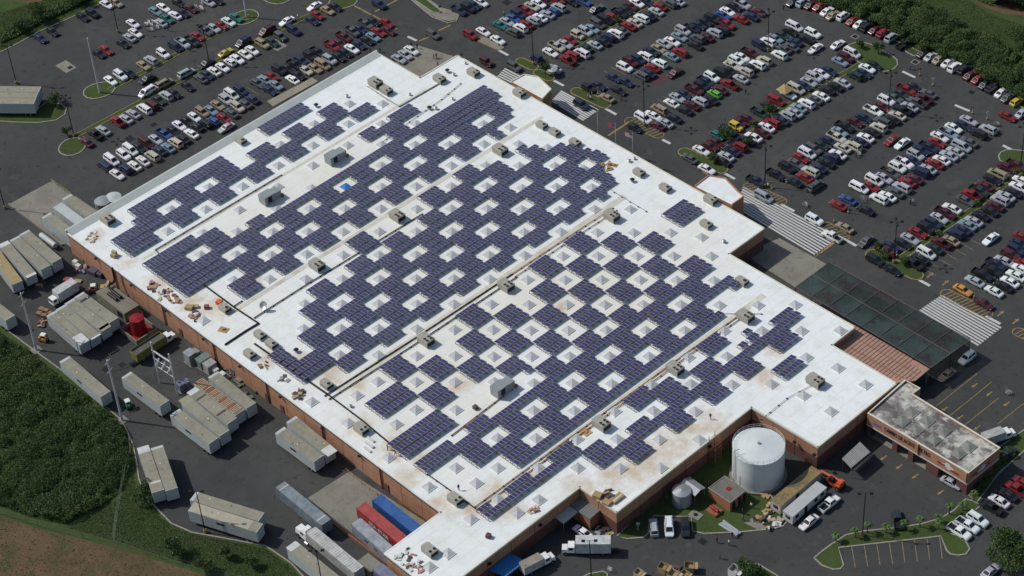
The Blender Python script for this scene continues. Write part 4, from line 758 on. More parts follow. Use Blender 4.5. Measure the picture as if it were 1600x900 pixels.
g = G(75, 374, 1.5); t = thing('gas_tank', 'white horizontal gas tank between trailers and the ramp', 'tank', (g.x, g.y, 0)); MB().cyl((-3, 0, 1.2), .7, 6, 14, axis='x').build('shell', M['trailer_side'], t, False); MB().box((-2, 0, 0), (.3, 1, .6)).box((2, 0, 0), (.3, 1, .6)).build('saddle', M['concrete'], t)
g = G(177, 330, 3); 
for x, y, l in ((161, 318, 'dark grey drum by the rear dock wall'), (178, 312, 'white round tank lid above the back roof edge')):
    g = G(x, y, 1.5); t = thing('water_drum', l, 'drum', (g.x, g.y, 0)); MB().cyl((0, 0, 0), 2.0, 2.4, 16).build('shell', M['grey_box' if x < 170 else 'trailer_side'], t); MB().cyl((0, 0, 2.4), 2.0, .3, 16, .5).build('lid', M['grey_box' if x < 170 else 'trailer_side'], t)
# utility poles, wires
def upole(x, y, h_, label, wires=True):
    g_ = G(x, y); t = thing('utility_pole', label, 'pole', g_); MB().cyl((0, 0, 0), .28, h_, 10, .16).build('mast', M['white_pole'], t, True)
    if wires:
        for z in (h_-.6, h_-3.2): MB().box((0, 0, z), (.14, 2.2, .14), .4).build('crossarm', M['steel'], t)
        MB().box((0, 0, 0), (2.2, 2.2, .12)).build('footing', M['concrete'], t)
    return g_
P1 = upole(57, 547, 17.2, 'tall pale power pole beside the orange forklift'); P2 = upole(191, 657, 18.0, 'tall pale power pole beside the green forklift')
upole(156, 145, 17.2, 'tall pale pole on the small round grass island', False); upole(385.5, 27, 17.5, 'tall pale pole on the grass tip farther back', False)
t = thing('power_line', 'thin dark power lines strung between the two yard poles and frame', 'wires', P1)
for k in range(3):
    off = Vector((.4*(k-1), .9*(k-1), 0))
    for a, b in ((P1+Vector((0, 0, 16.5)), P2+Vector((0, 0, 17))), (P2+Vector((0, 0, 14.5)), pA+Vector((0, 0, 9.8)))):
        pts = [a.lerp(b, i/10)+off-Vector((0, 0, 1.2*4*(i/10)*(1-i/10)))-P1 for i in range(11)]; MB().tube(pts, .022, 3).build('wire', M['dark_metal'], t)
# ================================================================ TANKS AND SMALL BUILDINGS BY THE NOTCH
M['tank'] = mat('white_tank', (.60, .64, .63), .6, noise=[(.25, 5, .5, (.50, .55, .55)), (1.0, 4, .3, (.55, .55, .50))])
TH = 8.2; g = G(1185.5, 697, TH); t = thing('storage_tank', 'big white cylindrical water tank in the notch of the store', 'tank', (g.x, g.y, 0)); RT = 5.35
MB().cyl((0, 0, .25), RT, TH-.25, 48, cap=False).build('shell', M['tank'], t, True)
MB().cyl((0, 0, TH), RT+.04, .75, 48, .25).build('roof', M['tank'], t); MB().cyl((0, 0, TH+.75), .3, .3, 12).build('roof_vent', M['galv'], t)
MB().cyl((0, 0, 0), RT+.6, .28, 48).build('foundation', M['concrete'], t)
mb = MB(); n = 28
for i in range(n):
    a, a2 = 2*math.pi*i/n, 2*math.pi*(i+1)/n; p = Vector((RT*math.cos(a), RT*math.sin(a), TH)); q_ = Vector((RT*math.cos(a2), RT*math.sin(a2), TH))
    mb.tube([p, p+Vector((0, 0, 1.05))], .035, 4)
    for z in (.55, 1.05): mb.tube([p+Vector((0, 0, z)), q_+Vector((0, 0, z))], .035, 4)
mb.build('railing', M['white_pole'], t)
a = math.atan2(-1, -.35); p = Vector((math.cos(a), math.sin(a), 0)); nn = Vector((-p.y, p.x, 0))
MB().tube([p*(RT+.25)+nn*.25, p*(RT+.25)+nn*.25+Vector((0, 0, TH+1.2))], .05, 5).tube([p*(RT+.25)-nn*.25, p*(RT+.25)-nn*.25+Vector((0, 0, TH+1.2))], .05, 5).tube([p*(RT+.25)+Vector((0, 0, TH+1.2)), p*(RT-.9)+Vector((0, 0, TH+1.3))], .06, 5).build('ladder', M['dark_metal'], t)
MB().tube([p.xyz*(RT+.6)+nn*3, p*(RT+.6)+nn*3+Vector((0, 0, 5))], .1, 6).build('overflow_pipe', M['galv'], t)
g = G(1065, 766, 3.6); t = thing('metal_silo', 'small shiny corrugated metal silo beside the pump house', 'tank', (g.x, g.y, 0)); mb = MB()
for i in range(12): mb.cyl((0, 0, i*.3), 1.95, .15, 28, 1.99, cap=False).cyl((0, 0, i*.3+.15), 1.99, .15, 28, 1.95, cap=False)
mb.build('shell', M['galv'], t, True); MB().cyl((0, 0, 3.6), 1.98, .55, 20, .15).build('roof', M['galv'], t)
pc = gp([(1066, 752), (1078, 746), (1098, 757), (1087, 767), (1080, 771)], 3.3); c = sum(pc, Vector())/5; t = thing('metal_canopy', 'bent silver sheet canopy beside the metal silo', 'canopy', (c.x, c.y, 0))
MB().add([(-2.2, -1.6, 3.2), (2.2, -1.6, 3.0), (2.2, 0, 3.5), (-2.2, 0, 3.7), (2.2, 1.6, 2.9), (-2.2, 1.6, 3.1)], [(0, 1, 2, 3), (3, 2, 4, 5)]).build('sheet', M['galv'], t)
for x, y in ((-2, -1.5), (2, -1.5), (2, 1.5), (-2, 1.5)): MB().tube([(x, y, 0), (x, y, 3.0)], .05, 4).build('post', M['steel'], t)
M['brick'] = mat('orange_brick', (.33, .14, .075), .9, noise=[(1.2, 5, .5, (.26, .11, .06))]); M['flat_roof'] = mat('grey_flat_roof', (.15, .14, .12), .9, noise=[(.5, 5, .7, (.09, .085, .075)), (1.5, 4, .4, (.2, .19, .17))])
P = gp([(1107, 763), (1132, 744.4), (1166, 766), (1141, 786)], 2.9); c = sum(P, Vector())/4; t = thing('pump_house', 'small orange brick pump house with grey flat roof', 'building', (c.x, c.y, 0)); L_ = [(p.x-c.x, p.y-c.y) for p in P]
MB().prism([(x*.96, y*.96) for x, y in L_], 0, 2.7).build('wall', M['brick'], t); MB().prism(L_, 2.7, 2.92).build('roof', M['flat_roof'], t); MB().strip(L_, .2, 2.92, 3.05, closed=True).build('roof_edge', M['kerb'], t)
o = MB().box((.1, .3, 2.925), (1.0, 1.0, .06)).build('roof_hatch', M['red_tank'], t); ex = max(p[0] for p in L_)
for yy in (-1.2, .6, 1.9): MB().box((ex*.96+.0, yy, .05), (.12, .9, 2.1)).build('door', M['dark_metal'], t)
g = G(1116, 797, .6); t = thing('red_pump', 'bright red pump on a tan concrete tray', 'pump', (g.x, g.y, .09)); MB().box((0, 0, 0), (2.6, 2.2, .55)).build('tray', M['rust'], t); MB().cyl((-1.1, 0, .9), .32, 2.2, 10, axis='x').box((.2, 0, .55), (.5, .6, .6)).build('motor', M['red_tank'], t)
o = thing('pit_cover', 'square tan concrete pit cover on the grass', 'cover', G(1087, 805, .1)); MB().box((0, 0, 0), (2.6, 1.9, .15), .1).build('slab', M['concrete'], o); MB().cyl((0, 0, .15), .45, .06, 12).build('lid', M['dark_metal'], o)
g = G(1086, 718, 0); g = Vector((21.25*U+1.0, g.y+2.2, 0)); t = thing('scaffold_tower', 'slim scaffold stair tower against the dark wall', 'scaffold', g)
for x in (-.9, .9):
    for y in (-.9, .9): MB().tube([(x, y, 0), (x, y, H+1.4)], .06, 5).build('upright', M['rust'], t)
for i in range(7):
    z = .9+i*1.0; MB().tube([(-.9, -.9, z), (.9, -.9, z), (.9, .9, z), (-.9, .9, z), (-.9, -.9, z)], .04, 4).tube([(-.9, -.9, z-.9), (.9, .9, z)], .035, 4).tube([(.9, -.9, z-.9), (-.9, .9, z)], .035, 4).build('brace', M['rust'], t)
# dock lean-to in the notch corner
P = gp([(897, 771), (907, 774), (938, 796), (922, 811), (889, 787)], 3.6)
def sheet_roof(name, label, px, z, m, hgt, rib=.45, cat='shelter', walls=None, tilt=0.0, along='x'):
    P_ = gp(px, z); c_ = sum(P_, Vector())/len(P_); t = thing(name, label, cat, (c_.x, c_.y, 0)); a, b, c2, d = [p-Vector((c_.x, c_.y, 0)) for p in P_]
    n_ = max(2, int((b-a).length/rib)); mb = MB()
    for i in range(n_):
        u0, u1, u2 = i/n_, (i+.5)/n_, (i+1)/n_
        for (ua, za), (ub, zb) in (((u0, 0), (u1, .07)), ((u1, .07), (u2, 0))):
            p0, p1 = a.lerp(b, ua), a.lerp(b, ub); p2, p3 = d.lerp(c2, ub), d.lerp(c2, ua)
            mb.add([p0+Vector((0, 0, za)), p1+Vector((0, 0, zb)), p2+Vector((0, 0, zb-tilt)), p3+Vector((0, 0, za-tilt))], [(0, 1, 2, 3)])
    mb.build('roof_sheet', M[m], t)
    for p in (a, b, c2, d): MB().tube([Vector((p.x*.95, p.y*.95, 0)), Vector((p.x*.95, p.y*.95, z-.05-tilt))], .07, 5).build('post', M['steel'], t)
    MB().strip([(p.x, p.y) for p in (a, b, c2, d)], .12, z-.25-tilt, z-.1-tilt, closed=True).build('roof_beam', M['steel'], t)
    return t, (a, b, c2, d)
M['sheet_grey'] = mat('grey_roof_sheet', (.22, .22, .225), .5, .3, noise=[(.6, 5, .5, (.16, .16, .165))]); M['sheet_white'] = mat('white_roof_sheet', (.42, .43, .43), .6, noise=[(.6, 5, .4, (.34, .35, .35))])
t, q4 = sheet_roof('dock_shelter', 'grey ribbed roof shelter tucked in the notch corner', [(905, 772), (938, 797), (922, 811), (889, 788)], 3.6, 'sheet_grey', 3, .5)
MB().prism([(p.x*.9, p.y*.9) for p in q4], 0, 3.2).build('wall', M['brick'], t)
sheet_roof('dock_canopy', 'flat white sheet canopy beside the ribbed shelter', [(888, 789), (903, 800), (880, 818), (862, 805)], 3.3, 'sheet_white', 3, .5)
sheet_roof('shade_canopy', 'dark grey tilted sheet canopy beside the tyre shop', [(1316, 716), (1344, 690), (1360, 706), (1330, 731)], 3.2, 'sheet_grey', 3, .4)
sheet_roof('back_lean_to', 'long tan roofed lean-to along the rear wall', [(418, 158), (488, 121), (497, 127), (427, 166)], 3.3, 'trailer_roof', 3, .6)
# mobile offices
def cabin(p0, p1, W, z1, label, side, roofm, windows):
    A_, B_ = G(*p0, z1), G(*p1, z1); d_ = B_-A_; L = d_.length; c_ = (A_+B_)/2; t = thing('site_cabin', label, 'cabin', (c_.x, c_.y, 0), math.atan2(d_.y, d_.x))
    o = MB().box((0, 0, .5), (L, W, z1-.55)).build('wall', M['solid'], t); o.color = (*side, 1); MB().box((0, 0, z1-.05), (L+.1, W+.1, .1)).build('roof', M[roofm], t)
    for x, s in windows: MB().box((x, s*W/2, 1.5), (1.0, .08, .8)).build('window', M['glass'], t)
    MB().box((-L/2, 0, 1.5), (.08, 1.2, .8)).build('window', M['glass'], t); MB().box((-1.2, -W/2-.02, .55), (.9, .08, 2.0)).build('door', M['dark_metal'], t)
    for x in (-L/3, L/3): MB().box((x, 0, 0), (.4, W*.8, .5)).build('plinth', M['concrete'], t)
    return t
M['rust_roof'] = mat('rusty_tan_roof', (.24, .17, .075), .85, noise=[(.5, 5, .7, (.09, .075, .055)), (1.4, 5, .5, (.3, .22, .1))])
cabin((1212, 786), (1276, 733), 2.6, 3.0, 'cabin with rusty brown roof beside the white tank', (.42, .42, .40), 'rust_roof', []); cabin((1231, 803), (1284, 757), 2.5, 2.8, 'long white mobile office cabin', (.52, .52, .48), 'sheet_white', [(-4, -1), (4, -1), (2, -1)])
g = G(1301, 751, 1); t = thing('telehandler', 'orange telescopic handler behind the white cabin', 'lift', (g.x, g.y, 0), math.atan2(*(G(1318, 758)-G(1285, 738)).yx)); OR = (.55, .075, .015, 1)
o = MB().box((.6, 0, .7), (3.6, 1.9, .7), tx=.95).build('chassis', M['paint'], t); o.color = OR
o = MB().tube([(2.2, .3, 1.9), (-3.2, .3, 1.5)], .28, 4).tube([(-3.0, .3, 1.5), (-3.9, .3, .9)], .2, 4).build('boom', M['paint'], t); o.color = OR
o = MB().box((.2, -.6, 1.4), (1.3, .8, 1.1), tx=.8).build('cab', M['glass'], t); o = MB().box((1.9, .1, 1.4), (1.2, 1.6, .6), tx=.8).build('engine_cover', M['paint'], t); o.color = OR
for x in (-.8, 2.0):
    for y in (-.95, .95): wheel(t, x, y, .6)
# ================================================================ TYRE SHOP
ZA = 6.3
P = gp([(1356.5, 645.5), (1414.5, 594), (1437, 607), (1425.5, 616.5), (1562, 700), (1513.5, 739)], ZA); base = Vector((P[0].x, P[0].y, 0)); t = thing('tyre_shop', 'tan car service shop with stained pale roof and black lettering', 'building', base); L_ = [Vector((p.x-base.x, p.y-base.y, 0)) for p in P]
M['shop_roof'] = mat('stained_shop_roof', (.42, .41, .36), .85, noise=[(.14, 7, .95, (.09, .08, .078), .44, .54), (.5, 6, .8, (.17, .15, .148), .48, .6), (.35, 6, .8, (.55, .54, .48), .53, .62)])
MB().prism([(p.x, p.y) for p in L_], ZA-.5, ZA-.35).build('roof', M['shop_roof'], t)
MB().strip(L_, .32, ZA-3.0, ZA, closed=True).build('fascia', M['wall'], t); MB().strip(L_, .4, ZA, ZA+.1, closed=True).build('coping', M['coping'], t); MB().strip(L_, .5, ZA-3.3, ZA-3.02, closed=True).build('fascia_trim', M['white_line'], t)
A_, E_, D_ = L_[0], L_[5], L_[4]
for a, b in ((L_[1], L_[2]), (L_[2], L_[3]), (L_[3], D_), (D_, E_)):
    d = b-a; c = (a+b)/2; MB().box((c.x, c.y, 0), (d.length-.3, .28, ZA-3.32), math.atan2(d.y, d.x)).build('wall', M['wall_dark'], t)
d = E_-A_; rz = math.atan2(d.y, d.x); u = d.normalized(); back = Vector((-u.y, u.x, 0))
for f0, f1 in ((0, .04), (.26, .31), (.42, .47), (.60, .72), (.90, 1.0)):
    p = A_+d*((f0+f1)/2)+back*.3; MB().box((p.x, p.y, 0), (d.length*(f1-f0), .7, ZA-3.32), rz).build('pillar', M['wall_dark'], t)
p = A_+d*.5+back*6; MB().box((p.x, p.y, 0), (d.length-.6, .2, ZA-3.3), rz).build('inner_wall', M['dark_metal'], t)
p = A_+d*.5+back*3.1; MB().box((p.x, p.y, .0), (d.length-.6, 6.0, .03), rz).build('bay_floor', M['concrete'], t)
for f0, f1 in ((.07, .24), (.32, .41), (.48, .59), (.73, .89)): p = A_+d*((f0+f1)/2)+back*.6; MB().box((p.x, p.y, 2.55), (d.length*(f1-f0), .12, .45), rz).build('bay_shutter', M['galv'], t)
def sign(txt, size, m, f, z, off=.2, bold=.03): p = A_+d*f-back*off; return lettering(txt, size, M[m], t, (p.x, p.y, z), (R(90), 0, rz), 'sign_lettering', bold=bold)
sg = sign('CAMBIO DE ACEITE Y FILTRO', 1.5, 'dark_letter', .405, ZA-1.45); w_ = sg.dimensions.x; k_ = d.length*.46/max(w_, .1); sg.scale = (k_, 1.0, 1)
for i_ in range(6): p = A_+d*(.07+.012*i_)-back*.2; MB().box((p.x, p.y, ZA-1.9), (.3, .03, .5), rz).build('sign_mark', M['blue_letter'], t)
def logo(parent, c, rz_, s=1.0):
    mb = MB(); 
    pts = [(-1.5, -.25), (-1.1, .15), (-.5, .3), (-.2, .75), (.5, .8), (.9, .3), (1.5, .1), (1.4, -.35), (.9, -.45), (.4, -.75), (-.1, -.45), (-.9, -.5)]
    ca, sa = math.cos(rz_), math.sin(rz_); nx, ny = math.sin(rz_), -math.cos(rz_)
    for dd, sc_ in ((.2, 1.0),): mb.poly([(c.x+x*s*ca+nx*dd, c.y+x*s*sa+ny*dd, c.z+z*s) for x, z in pts])
    mb.build('sign_emblem', M['white_letter'], parent)
p = A_+d*.80; logo(t, Vector((p.x, p.y, ZA-1.4)), rz, 1.15)
for f, s_ in ((.745, 1), (.875, 1)): p = A_+d*f-back*.2; MB().box((p.x, p.y, ZA-1.9 if f < .8 else ZA-2.2), (1.9, .03, .5), rz).build('sign_bar', M['red_letter'], t)
d2 = D_-E_; rz2 = math.atan2(d2.y, d2.x); p = E_+d2*.42; logo(t, Vector((p.x, p.y, ZA-1.4)), rz2, 1.0)
for f in (.2, .6): p = E_+d2*f+Vector((d2.y, -d2.x, 0)).normalized()*.2; MB().box((p.x, p.y, ZA-1.9), (1.6, .03, .4), rz2).build('sign_bar', M['red_letter'], t)
for f in (.51, .985): p = A_+d*f-back*.3; MB().box((p.x, p.y, ZA-2.6), (.5, .4, 2.6), rz).build('downpipe', M['wall'], t)
curb2_me = curb_me.copy(); curb2_me.materials[0] = M['shop_roof']; dirty_me = dome_me.copy(); dirty_me.materials[0] = mat('dirty_dome', (.19, .20, .175), .7, noise=[(.7, 5, .7, (.11, .115, .10)), (1.5, 4, .5, (.26, .26, .23))])
for x, y in ((1424, 643), (1409, 658), (1448, 657), (1431, 671), (1473, 673), (1459, 686), (1513, 697), (1497, 708)):
    g = G(x, y, ZA-.1); o = link('skylight', dirty_me, t, (g.x-base.x, g.y-base.y, ZA-.36)); o.scale = (1.15, 1.15, 1.1); link('skylight_curb', curb2_me, o)
# ================================================================ GARDEN CENTRE
def net_mat():
    m = mat('shade_net', (.016, .026, .025), .9, noise=[(.07, 4, .9, (.045, .072, .07), .46, .58), (.16, 5, .75, (.032, .016, .02), .5, .6), (.6, 6, .5, (.035, .05, .05))]); return m
M['net'] = net_mat(); M['net'].node_tree.nodes['Principled BSDF'].inputs['Alpha'].default_value = .8
M['net_beam'] = mat('net_beam', (.14, .10, .10), .7); M['pink_roof'] = mat('rusty_pink_roof', (.36, .215, .16), .8, noise=[(.3, 6, .7, (.27, .155, .115)), (1.5, 5, .5, (.42, .27, .2))])
ZN = 5.2; NP = gp([(1296, 410), (1516, 531), (1455, 575), (1243, 449)], ZN); base = Vector((NP[0].x, NP[0].y, 0)); t = thing('garden_centre', 'garden yard under a dark green shade net on steel posts', 'shade house', base); a, b, c2, d4 = [p-base for p in NP]
def netgrid(u0, u1, v0, v1):
    mb = MB(); nu, nv = 18, 12
    def pt(i, j):
        u_, v_ = u0+(u1-u0)*i/nu, v0+(v1-v0)*j/nv; p = a.lerp(b, u_).lerp(d4.lerp(c2, u_), v_)
        s = -.22*math.sin(math.pi*i/nu)*math.sin(math.pi*j/nv); return (p.x, p.y, p.z+s+random.uniform(-.05, .05))
    V = [pt(i, j) for i in range(nu+1) for j in range(nv+1)]
    return mb.add(V, [(i*(nv+1)+j, (i+1)*(nv+1)+j, (i+1)*(nv+1)+j+1, i*(nv+1)+j+1) for i in range(nu) for j in range(nv)])
NU = 8
for i in range(NU):
    for v0, v1 in ((0, .5), (.5, 1)): netgrid(i/NU, (i+1)/NU, v0, v1).build('net_panel', M['net'], t, True)
for v in (0, .5, 1): MB().tube([a.lerp(d4, v)+Vector((0, 0, .1)), b.lerp(c2, v)+Vector((0, 0, .1))], .07, 5).build('beam', M['net_beam'], t)
for i in range(NU+1):
    p, q_ = a.lerp(b, i/NU), d4.lerp(c2, i/NU)
    MB().tube([p+Vector((0, 0, .1)), q_+Vector((0, 0, .1))], .06, 5).build('beam', M['net_beam'], t)
    for v in (0, .5, 1): z = p.lerp(q_, v); MB().tube([Vector((z.x, z.y, 0)), z], .08, 5).build('post', M['dark_metal'], t)
for p, q_ in ((b, c2), (a, b)):
    mb = MB(); k = int((q_-p).length/.35)
    for i in range(k): r_ = p.lerp(q_, i/k); mb.tube([Vector((r_.x, r_.y, 0)), Vector((r_.x, r_.y, ZN))], .022, 3)
    for z in (.1, 2.5, 4.8): mb.tube([Vector((p.x, p.y, z)), Vector((q_.x, q_.y, z))], .04, 4)
    mb.build('side_fence', M['dark_metal'], t)['kind'] = 'stuff'
PP = gp([(1335, 510), (1456, 573), (1421, 599), (1400, 601), (1298, 538)], 4.6); base = Vector((PP[0].x, PP[0].y, 0)); t = thing('metal_shed_roof', 'rusty pink ribbed metal roof beside the shade net', 'roof', base)
x0, x1, y0, y1 = PP[0].x-base.x, PP[1].x-base.x, PP[4].y-base.y-.5, .4
MB().prism([(x0-2, y1), (x1, y1), (x1, y0*.55), (x1-3, y0), (x0-2, y0)], 4.2, 4.5).build('deck', M['pink_roof'], t)
k = int((x1-x0+2)/.9)
for i in range(k): MB().box((x0-1.6+i*.9, (y0+y1)/2, 4.5), (.3, (y1-y0)*.98 if i < k-4 else (y1-y0)*.6, .12)).build('rib', M['pink_roof'], t)
for f in (.3, .65): MB().box(((x0+x1)/2-1, y0+(y1-y0)*f, 4.63), (x1-x0, .1, .03)).build('seam', M['rust'], t)
for x in (x0+1, (x0+x1)/2, x1-.5):
    for y in (y0+.4, y1-.3): MB().box((x, y, 0), (.3, .3, 4.2)).build('post', M['steel'], t)
M['blue_tarp'] = blue_me.materials[0]
# blue awning, boxes and carts at the bottom
t, _ = sheet_roof('blue_awning', 'bright blue tarpaulin awning by the dark wall', [(763, 889), (796, 864), (822, 876), (790, 901)], 2.6, 'blue_tarp', 2, .6)
def carton(x, y, s, rz, label, col=CB):
    g_ = G(x, y, s/2); t = thing('carton', label, 'box', (g_.x, g_.y, 0), rz, 'boxes in the lower yard')
    for dx, dy, lx, ly in ((0, -s/2, s, .05), (0, s/2, s, .05), (-s/2, 0, .05, s), (s/2, 0, .05, s)): o = MB().box((dx, dy, 0), (lx, ly, s)).build('side', M['plain'], t); o.color = (*col, 1)
    o = MB().box((0, 0, .0), (s*.97, s*.97, s*.55)).build('filling', M['plain'], t); o.color = (*[c*.8 for c in col], 1)
    o = MB().box((s*.7, 0, s*.9), (s*.5, s, .03)).build('flap', M['plain'], t); o.color = (*col, 1)
for x, y, s, rz, l, col in ((1036, 888, 1.7, .3, 'cardboard carton with its lid tilted, leftover pile upper end', CB), (1077, 887, 1.8, .7, 'large open cardboard carton spilling white sheets', CB), (1052, 900, 1.9, .2, 'wide carton at the frame edge between two others', TAN), (1070, 899, 1.5, .1, 'tan carton next to the wide one', CB), (998, 897, 1.5, .1, 'pale carton standing apart near the person', TAN), (1148, 893, 1.9, .1, 'stack of pale crates beside the bushy island', WH)): carton(x, y, s, rz, l, col)
junk(1053, 890, 'dark heap of scrap between the cartons', pile(10, 1.1, [DK, (.06, .04, .03)], .5), z=0)
junk(1140, 826, 'silver pipes bundled on the grass near the pump house', [(random.uniform(-.4, .4), random.uniform(-.7, .7), 4.2, .3, random.uniform(.2, .6), random.uniform(-.1, .1), (.35, .38, .4)) for _ in range(9)], z=.1)
junk(1200, 812, 'timber and scrap heap beside the rusty cabin', pile(16, 2.0, [CB, TAN, DK, WH], .8), z=.1); junk(1203, 796, 'brown timber offcuts near the tank foot', pile(10, 1.2, [CB, TAN], .8), z=.1); junk(1217, 818, 'pale rubbish heap on the kerb below the cabin', pile(9, 1.0, [WH, (.3, .3, .3)], .6), z=.1); junk(1198, 772, 'small wooden frame at the tank foot', pile(5, .8, [CB], .4), z=.1)
junk(938, 828, 'grey and brown rubbish by the notch wall', pile(9, 1.3, [TAN, (.3, .3, .3), CB], .4), z=0); junk(953, 833, 'tan planks at the foot of the notch corner', pile(6, 1.2, [TAN, CB], .2), z=0)
cart_proto = None
def cart(x, y, rz, label, grp='shopping carts'):
    global cart_proto
    g_ = G(x, y, .3)
    if cart_proto is None:
        t = thing('shopping_cart', label, 'cart', (0, 0, 0), 0, grp); mb = MB()
        for z in (.45, .7, .95): mb.tube([(-.45, -.28, z), (.5, -.24, z), (.5, .24, z), (-.45, .28, z), (-.45, -.28, z)], .02, 3)
        for x_ in (-.4, -.1, .2, .5):
            for y_ in (-.26, .26): mb.tube([(x_, y_, .45), (x_, y_, .95)], .015, 3)
        for y_ in (-.2, 0, .2): mb.tube([(-.45, y_, .45), (.5, y_, .45)], .015, 3)
        mb.build('basket', M['galv'], t); MB().tube([(-.6, -.28, 1.0), (-.6, .28, 1.0)], .03, 5).build('handle', M['red_tank'], t)
        MB().tube([(-.5, -.25, .12), (.5, -.22, .12), (.5, .22, .12), (-.5, .25, .12)], .025, 3).build('frame', M['steel'], t)
        for x_ in (-.45, .45):
            for y_ in (-.22, .22): MB().cyl((x_, y_-.03, .07), .07, .06, 6, axis='y').build('castor', M['tyre'], t)
        cart_proto = t; c = t
    else: c = copy_tree(cart_proto)
    c.location = (g_.x, g_.y, 0); c.rotation_euler = (0, 0, rz); c['label'] = label; c['group'] = grp
for (x, y), lab, n_ in (((236, 41), 'shopping cart in the crowded corral beside the teal sedan', 16), ((1550, 199), 'shopping cart in the corral at the end of the outer row', 12), ((1192, 24), 'shopping cart in the small corral by the tall lamp', 6), ((952, 891), 'wire cart alone near the lower lamp post', 1), ((1257, 342-20), 'shopping cart left beside the crosswalk island', 3), ((1350, 312), 'shopping cart beside the pale violet sedan', 4), ((309, 12), 'shopping cart in the far corral near the dark red sedan', 6), ((1340, 240), 'shopping cart beside the crouching shopper', 2), ((1575, 614), 'dark cart left among the drive-through lines', 2), ((1423, 316), 'white-topped cart standing in the driving lane', 1)):
    for i in range(n_): cart(x+random.uniform(-1, 1)*min(10, n_*1.2), y+random.uniform(-1, 1)*min(6, n_*.8), .5+random.uniform(-.3, .3) if n_ > 3 else random.uniform(0, 6), lab if n_ > 1 else lab, 'shopping carts: '+lab[:40])
# ================================================================ CARS
COLS = {'w': ('white', (.72, .73, .72)), 's': ('silver', (.36, .38, .41)), 'g': ('dark grey', (.085, .088, .09)), 'k': ('black', (.012, .013, .015)), 'b': ('navy blue', (.018, .024, .058)), 'B': ('bright blue', (.035, .075, .24)), 'l': ('pale blue', (.19, .26, .31)), 'r': ('red', (.21, .014, .014)), 'm': ('maroon', (.075, .012, .016)), 'n': ('dark green', (.018, .034, .028)), 't': ('tan', (.28, .22, .145)), 'e': ('beige', (.45, .42, .34)), 'y': ('yellow', (.52, .37, .03)), 'o': ('orange', (.50, .24, .05)), 'q': ('teal', (.02, .13, .12)), 'G': ('lime green', (.10, .36, .04))}
KIND = {'s': ('sedan', 'sedan'), 'u': ('sport_utility', 'suv'), 'v': ('minivan', 'minivan'), 'p': ('pickup_truck', 'pickup'), 'h': ('hatchback', 'hatchback'), 'j': ('jeep', 'jeep'), 'c': ('coupe', 'coupe')}
#        length width  stations of the hull: (x, half width, top z)                         greenhouse: base x rear..front, roof x rear..front, roof z, half widths
SPEC = {'s': (4.65, 1.76, [(-2.32, .70, .80), (-2.2, .82, .90), (-1.35, .87, .96), (.9, .88, .95), (1.9, .85, .84), (2.25, .76, .72), (2.33, .62, .6)], (-1.75, 1.15, -.95, .30, 1.44, .78, .60)),
        'c': (4.4, 1.74, [(-2.2, .70, .80), (-2.05, .82, .9), (-1.3, .87, .93), (.8, .88, .9), (1.8, .84, .78), (2.12, .74, .66), (2.2, .6, .56)], (-1.7, 1.0, -.8, .15, 1.32, .76, .57)),
        'u': (4.6, 1.86, [(-2.3, .80, 1.0), (-2.2, .88, 1.06), (-1.2, .93, 1.08), (1.0, .93, 1.07), (1.95, .9, 1.0), (2.2, .82, .86), (2.3, .7, .7)], (-2.2, 1.15, -1.95, .45, 1.74, .83, .68)),
        'v': (4.9, 1.92, [(-2.45, .85, 1.0), (-2.35, .93, 1.06), (-1.2, .96, 1.06), (1.2, .95, 1.04), (2.1, .9, .9), (2.38, .8, .74), (2.45, .66, .62)], (-2.38, 1.75, -2.2, .75, 1.76, .86, .70)),
        'p': (5.3, 1.86, [(-2.65, .86, .70), (-2.6, .9, .72), (-.75, .92, .72), (-.7, .92, 1.06), (1.3, .92, 1.06), (2.3, .88, .98), (2.55, .8, .82), (2.65, .66, .7)], (-.75, 1.35, -.55, .65, 1.72, .82, .68)),
        'h': (3.9, 1.70, [(-1.95, .76, .88), (-1.85, .83, .95), (-1.0, .85, .96), (.8, .85, .94), (1.6, .8, .82), (1.88, .7, .7), (1.95, .58, .6)], (-1.85, 1.15, -1.45, .3, 1.46, .75, .60)),
        'j': (3.9, 1.74, [(-1.95, .80, .95), (-1.9, .84, 1.0), (-.9, .86, 1.02), (.6, .86, 1.02), (.75, .70, 1.05), (1.8, .66, 1.0), (1.95, .6, .8)], (-1.8, .68, -1.75, .42, 1.82, .78, .72))}
def hull(mb, st, mi=0):
    R_ = []
    for x, w_, z in st: R_.append([(x, -w_*.93, .28), (x, -w_, .55), (x, -w_*.94, z-.03), (x, -w_*.8, z), (x, w_*.8, z), (x, w_*.94, z-.03), (x, w_, .55), (x, w_*.93, .28)])
    V = [p for r in R_ for p in r]; n = 8; F_ = []
    for k in range(len(R_)-1): F_ += [(k*n+i, k*n+(i+1) % n, (k+1)*n+(i+1) % n, (k+1)*n+i)[::-1] for i in range(n)]
    F_ += [tuple(range(n)), tuple(reversed(range(len(V)-n, len(V))))]
    mb.add(V, F_, mi)
